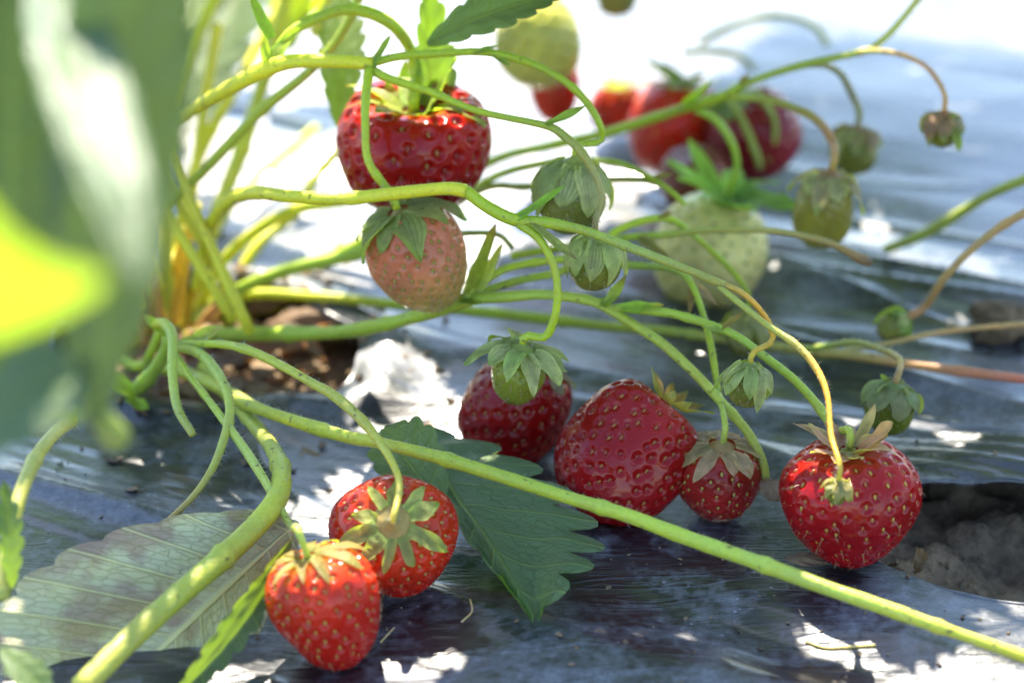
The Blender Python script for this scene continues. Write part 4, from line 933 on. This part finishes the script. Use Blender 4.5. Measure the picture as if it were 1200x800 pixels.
# straw bits
def straw(label, pts, r):
    W = [P(px, py, on_film(px, py, .0002)) for px, py in pts]
    V, F, C = tube(W, [r] * len(W), [(.42, .34, .22)] * len(W), sides=6, n=16)
    c = W[0]; o = obj('straw_bit', mesh('straw_bit', V - c, F, C), M_STEM); o.location = c
    o['label'] = label; o['category'] = 'straw'; o['group'] = 'straw bits on the film'
straw('thin pale straw bit on the film near the bottom right', [(945, 751), (965, 758), (985, 758), (1026, 755)], .00035)
straw('tiny forked straw bit on the dark film beside the front strawberry', [(541, 728), (553, 716), (551, 702)], .00022)
straw('short straw bit on the film right of the front strawberry', [(446, 752), (457, 740), (462, 735)], .0002)
def crumbs():
    V, F = [], []
    g = np.random.default_rng(5)
    for k in range(760):
        if k < 270: x, y = g.uniform(-.11, .13), g.uniform(.29, .40)
        elif k < 520: x, y = PC[0] + g.normal(0, .03), PC[1] + g.normal(0, .022)
        else: x, y = HC[0] + g.uniform(-.045, .05), HC[1] + g.uniform(-.02, .02)
        qs = [hole_e(np.array(x), np.array(y), *h)[0] for h in HOLES]
        z = float(zsoil(np.array(x), np.array(y))) if min(qs) < 1 else float(zfilm(x, y))
        s = g.uniform(.0002, .0009)  * (.75 if k < 270 else 2.3 if k < 520 else 1.0); b0 = len(V)
        if k >= 520 and qs[0] > .93: continue
        o = np.array([x, y, z + s * .4]); q = g.normal(0, .35, (6, 3))
        for i, dv in enumerate([(1, 0, 0), (-1, 0, 0), (0, 1, 0), (0, -1, 0), (0, 0, .7), (0, 0, -.7)]): V.append(o + s * (np.array(dv) + q[i]))
        F += [[b0 + i for i in f] for f in ((0, 2, 4), (2, 1, 4), (1, 3, 4), (3, 0, 4), (2, 0, 5), (1, 2, 5), (3, 1, 5), (0, 3, 5))]
    o = obj('soil_crumbs', mesh('soil_crumbs', np.array(V), F, smooth=False), M_SOIL)
    o['kind'] = 'stuff'; o['label'] = 'soil crumbs scattered over the film and the planting hole'
crumbs()

def litter():
    g = np.random.default_rng(8); Vs, Fs, Cs, Ls, n0 = [], [], [], [], 0
    for k in range(90):
        x, y = PC[0] + .008 + g.normal(0, .022), PC[1] + g.normal(0, .015)
        z = max(float(zsoil(np.array(x), np.array(y))), -.012) + g.uniform(.001, .006)
        a = g.uniform(0, 6.28); ln = g.uniform(.005, .014); A = np.array([math.cos(a), math.sin(a), g.normal(0, .4)]) * ln
        c = np.array([(.30, .17, .09), (.20, .11, .06), (.38, .24, .14), (.14, .08, .05)][g.integers(4)])
        me = leaflet((x, y, z), np.array((x, y, z)) + A, unit([g.normal(0, .5), g.normal(0, .5), 1]), ln * .3, fold=(g.uniform(-.8, .8), g.uniform(-.8, .8)), nt=3, m=3, seed=g.uniform(0, 9), rough=.1, col=c)
        co = np.empty(len(me.vertices) * 3); me.vertices.foreach_get('co', co)
        Vs.append(co.reshape(-1, 3)); Fs += [[i + n0 for i in p.vertices] for p in me.polygons]; n0 += len(me.vertices)
        Cs.append(np.tile(c, (len(me.vertices), 1))); Ls.append(np.zeros((len(me.vertices), 3))); bpy.data.meshes.remove(me)
    o = obj('leaf_litter', mesh('leaf_litter', np.vstack(Vs), Fs, np.vstack(Cs), np.vstack(Ls)), M_DRY)
    o['kind'] = 'stuff'; o['label'] = 'brown leaf litter on the soil around the plant crown'
litter()

# ------------------------------------------------------------------ neighbour plants (crowns just outside the picture)
N1 = np.array([0.185, 0.375, -.01])
plant_r = empty('strawberry_plant', N1, 'neighbouring strawberry plant reaching in from the right with two bare stalks', 'plant')
stalk([N1 + [0, 0, .01], (1290, 215, .475), (1200, 250, .478), (1147, 285, .482), (1108, 324, .487), (1081, 355, .492), (1066, 374, .495)], (6, 5, 5), [(.24, .26, .10), (.28, .20, .10), (.30, .22, .12), (.34, .18, .12)], 'brown stalk reaching in from the right edge', plant_r, N1, end='u23')
stalk([N1 + [0, 0, .01], (1290, 180, .50), (1200, 211, .51), (1158, 229, .52), (1127, 248, .53), (1081, 275, .545), (1038, 292, .555)], (6, 6, 6, 7, 6), [(.24, .32, .08), (.26, .34, .08)], 'blurred green stalk with a sunlit upper side at the right', plant_r, N1)
stalk([N1 + [0, 0, .01], (1270, 378, .49), (1200, 380, .49), (1127, 386, .492), (1081, 393, .493), (1031, 404, .494), (990, 410, .494)], (3.5, 3, 3), [(.30, .26, .12), (.34, .22, .14), (.26, .26, .10)], None, plant_r, N1)

# canopy: leaves above the picture that shade the ground; sun patches stay open
LIT = [[(150, -60), (905, -60), (895, 40), (830, 100), (770, 190), (772, 250), (700, 268), (560, 300), (540, 330), (380, 305), (200, 230)],
       [(400, 400), (470, 390), (570, 470), (540, 522), (470, 500), (400, 455)],
       [(1085, 850), (1100, 790), (1135, 725), (1200, 703), (1320, 700), (1320, 850)],
       [(996, 245), (1045, 245), (1045, 292), (1005, 292)], [(1038, 300), (1095, 298), (1090, 336), (1045, 334)], [(1100, 300), (1180, 300), (1180, 332), (1110, 330)],
       [(280, 330), (420, 330), (410, 405), (290, 400)], [(1105, 485), (1135, 480), (1152, 560), (1128, 560)], [(332, 545), (420, 560), (410, 590), (340, 575)], [(174, 495), (200, 498), (195, 545), (176, 540)]]
LITPTS = [P(430, 610, .402), P(410, 620, .404), P(480, 640, .400), P(395, 690, .382), P(365, 640, .392), *[P(x, y, .53) for x in (150, 185, 220, 255) for y in (260, 300, 340)], P(300, 250, .525), P(260, 330, .53), P(300, 300, .55), *[G(x, y) for x, y in ((1020, 262), (1020, 280), (1062, 310), (1070, 325), (1120, 316), (1150, 318), (1122, 500), (1128, 520), (1138, 548), (184, 520), (350, 560), (390, 575))], P(440, 655, .385), P(405, 650, .386), P(440, 590, .40), P(420, 600, .40), P(170, 330, .52), P(230, 300, .54), P(260, 250, .55), P(140, 250, .218), P(120, 180, .23), P(95, 100, .24), P(70, 20, .25), P(30, 260, .17), P(10, 330, .17), P(40, 320, .17), P(5, 400, .17), P(500, 60, .472), P(505, 120, .475), P(480, 10, .46), P(620, 15, .6), P(660, 20, .6), P(560, 160, .46), P(440, 130, .46), P(360, 240, .52), P(420, 352, .525), P(330, 475, .44), P(270, 460, .455), P(430, 120, .47), P(540, 120, .47), P(425, 642, .388), P(497, 604, .400), P(300, 612, .40), P(268, 640, .394), P(1020, 703, .386), P(1120, 738, .381), P(975, 688, .388), P(410, 100, .48), P(490, 110, .475), P(400, 205, .47), P(395, 225, .44), P(300, 75, .455),
          P(240, 118, .47), P(300, 230, .455), P(1007, 62, .5), P(930, 410, .414), P(960, 440, .41), P(902, 380, .421), P(1130, 245, .53), P(5, 700, .375), P(190, 680, .386), P(300, 345, .53), P(340, 390, .50), P(365, 505, .44), P(210, 330, .53), P(190, 260, .53)]
def inpoly(pt, poly):
    x, y = pt; r = False; j = len(poly) - 1
    for i in range(len(poly)):
        (xi, yi), (xj, yj) = poly[i], poly[j]
        if (yi > y) != (yj > y) and x < (xj - xi) * (y - yi) / (yj - yi) + xi: r = not r
        j = i
    return r
def inpoly_np(pts, poly):
    x, y = pts[:, 0], pts[:, 1]; r = np.zeros(len(pts), bool); n = len(poly)
    for i in range(n):
        xi, yi = poly[i]; xj, yj = poly[i - 1]
        c = ((yi > y) != (yj > y)) & (x < (xj - xi) * (y - yi) / (yj - yi + 1e-15) + xi)
        r ^= c
    return r
smp, lit = [], []
for px in np.arange(-40, 1260, 20):
    for py in np.arange(0, 830, 16):
        g = G(px, py); smp.append(g[:2]); lit.append(any(inpoly((px, py), q) for q in LIT))
smp, lit = np.array(smp), np.array(lit)
lp = np.array([(p - SUNV * (p[2] / SUNV[2]))[:2] for p in LITPTS])
lp = np.vstack([lp + np.array([dx, dy]) for dx, dy in ((0, 0), (.003, 0), (-.003, 0), (0, .003), (0, -.003))])
smp = np.vstack([smp, lp]); lit = np.r_[lit, np.ones(len(lp), bool)]
wt = np.where(lit, -3.0, 1.0); wt[-len(lp):] = -12
# unit leaflets shared by the canopy
CANOPY = [leaflet((0, 0, 0), (0, 1, 0), (0, 0, 1), .46, fold=(.22, .22), arch=.07, nt=9, col=(.055, .115, .028), m=8, seed=s, rough=.03, curl=.1) for s in (1.3, 4.1, 7.9)]
uu = np.linspace(0, 1, 9); pf = np.sin(math.pi * uu ** 1.12) ** .75 * .46
OUTL = .93 * np.array([(p, u + .1 * p, 0) for u, p in zip(uu, pf)] + [(-p, u + .1 * p, 0) for u, p in zip(uu[::-1], pf[::-1])])
def frame_mat(o, A, nrm, s):
    A = unit(A); S = unit(np.cross(A, nrm)); Nn = np.cross(S, A)
    return np.column_stack([S * s, A * s, Nn * s]), o
covered = np.zeros(len(smp), bool)
gc = np.random.default_rng(21)
leaves = []
def foot(mats):
    polys = []
    for M, o in mats:
        w = OUTL @ M.T + o
        px, py, d = proj(w)
        ok = ((py < -8) | (px < -30) | (px > 1230) | (py > 830)) & (d > .02)
        if (~ok).any() or (w[:, 2] < .02).any() or (np.linalg.norm(w - CC, axis=1) < .09).any(): return None
        polys.append((w - SUNV * (w[:, 2:3] / SUNV[2]))[:, :2])
    return polys
def attempt(n, tri, zr, minscore, maxn):
    global covered
    cnt = 0
    cands = []
    pool = smp[~lit & ~covered]
    if len(pool) < 3: return
    for _ in range(n):
        tgt = pool[gc.integers(len(pool))]
        z = gc.uniform(*zr)
        o = np.array([tgt[0], tgt[1], 0]) + SUNV * (z / SUNV[2]) + np.array([gc.normal(0, .02), gc.normal(0, .02), 0])
        yaw = gc.uniform(0, 2 * math.pi); s = gc.uniform(.045, .07) if tri else gc.uniform(.022, .05)
        nrm = unit(np.array([gc.normal(0, .25), gc.normal(0, .25) - .05, 1]))
        ms = []
        for k in ((0, 1, -1) if tri else (0,)):
            a = yaw + k * R(72); A = np.array([math.cos(a), math.sin(a), gc.normal(-.05, .12)])
            ms.append(frame_mat(o + unit(A) * .004, A, nrm, s * (1 if k == 0 else .9)))
        polys = foot(ms)
        if polys is None: continue
        cov = np.zeros(len(smp), bool)
        for q in polys: cov |= inpoly_np(smp, q)
        cands.append((cov, ms, o))
    while cnt < maxn:
        best, bs = None, minscore
        for i, (cov, ms, o) in enumerate(cands):
            sc_ = (wt * (cov & ~covered)).sum() + (wt * (cov & lit)).sum() * .5
            if sc_ > bs: best, bs = i, sc_
        if best is None: break
        cov, ms, o = cands.pop(best); covered |= cov; leaves.append((ms, o)); cnt += 1
attempt(1500, True, (.10, .20), 26, 30)
attempt(3000, False, (.085, .20), 5, 100)
attempt(1500, False, (.085, .21), 1.5, 60)
attempt(1500, False, (.085, .21), 0.8, 60)
print('canopy', len(leaves), 'shade', covered[~lit].mean(), 'lit hit', covered[lit].mean())
crowns = [(PC, plant), (N1, plant_r)]
gp = np.random.default_rng(4)
for k, (ms, o) in enumerate(leaves):
    cb, par = crowns[0 if o[0] < -.09 else 1]
    if len(ms) == 3:
        st = cb + np.array([gp.normal(0, .010), gp.normal(0, .008), .012])
        up = st + np.array([gp.normal(0, .012) - (.026 if par is plant else 0), .012 + gp.normal(0, .006), .10]) + (o - st) * np.array([.12, .12, 0])
        if par is plant_r: up[2] += .06
        mid = (up + o) / 2 + np.array([0, 0, .02])
        V, F, C = tube([st, st * .4 + up * .6 + [0, 0, -.01], up, mid, o], [.0015, .0014, .0012, .0010, .0006], [(.42, .46, .04)] * 5, sides=8, n=40)
    else:
        near = min((q for m_, q in leaves if len(m_) == 3), key=lambda q: np.linalg.norm(q - o))
        V, F, C = tube([near, (near + o) / 2 + [0, 0, .006], o], [.0006, .0005, .0004], [(.42, .46, .04)] * 3, sides=6, n=14)
    so_ = obj('leaf_stalk', mesh('leaf_stalk', V, F, C), M_STEM, par, cb)
    for M, oo in ms:
        lo = obj('leaflet', CANOPY[k % 3], M_LEAF, so_)
        m4 = Matrix([[*M[0], oo[0] - cb[0]], [*M[1], oo[1] - cb[1]], [*M[2], oo[2] - cb[2]], [0, 0, 0, 1]])
        lo.matrix_local = m4
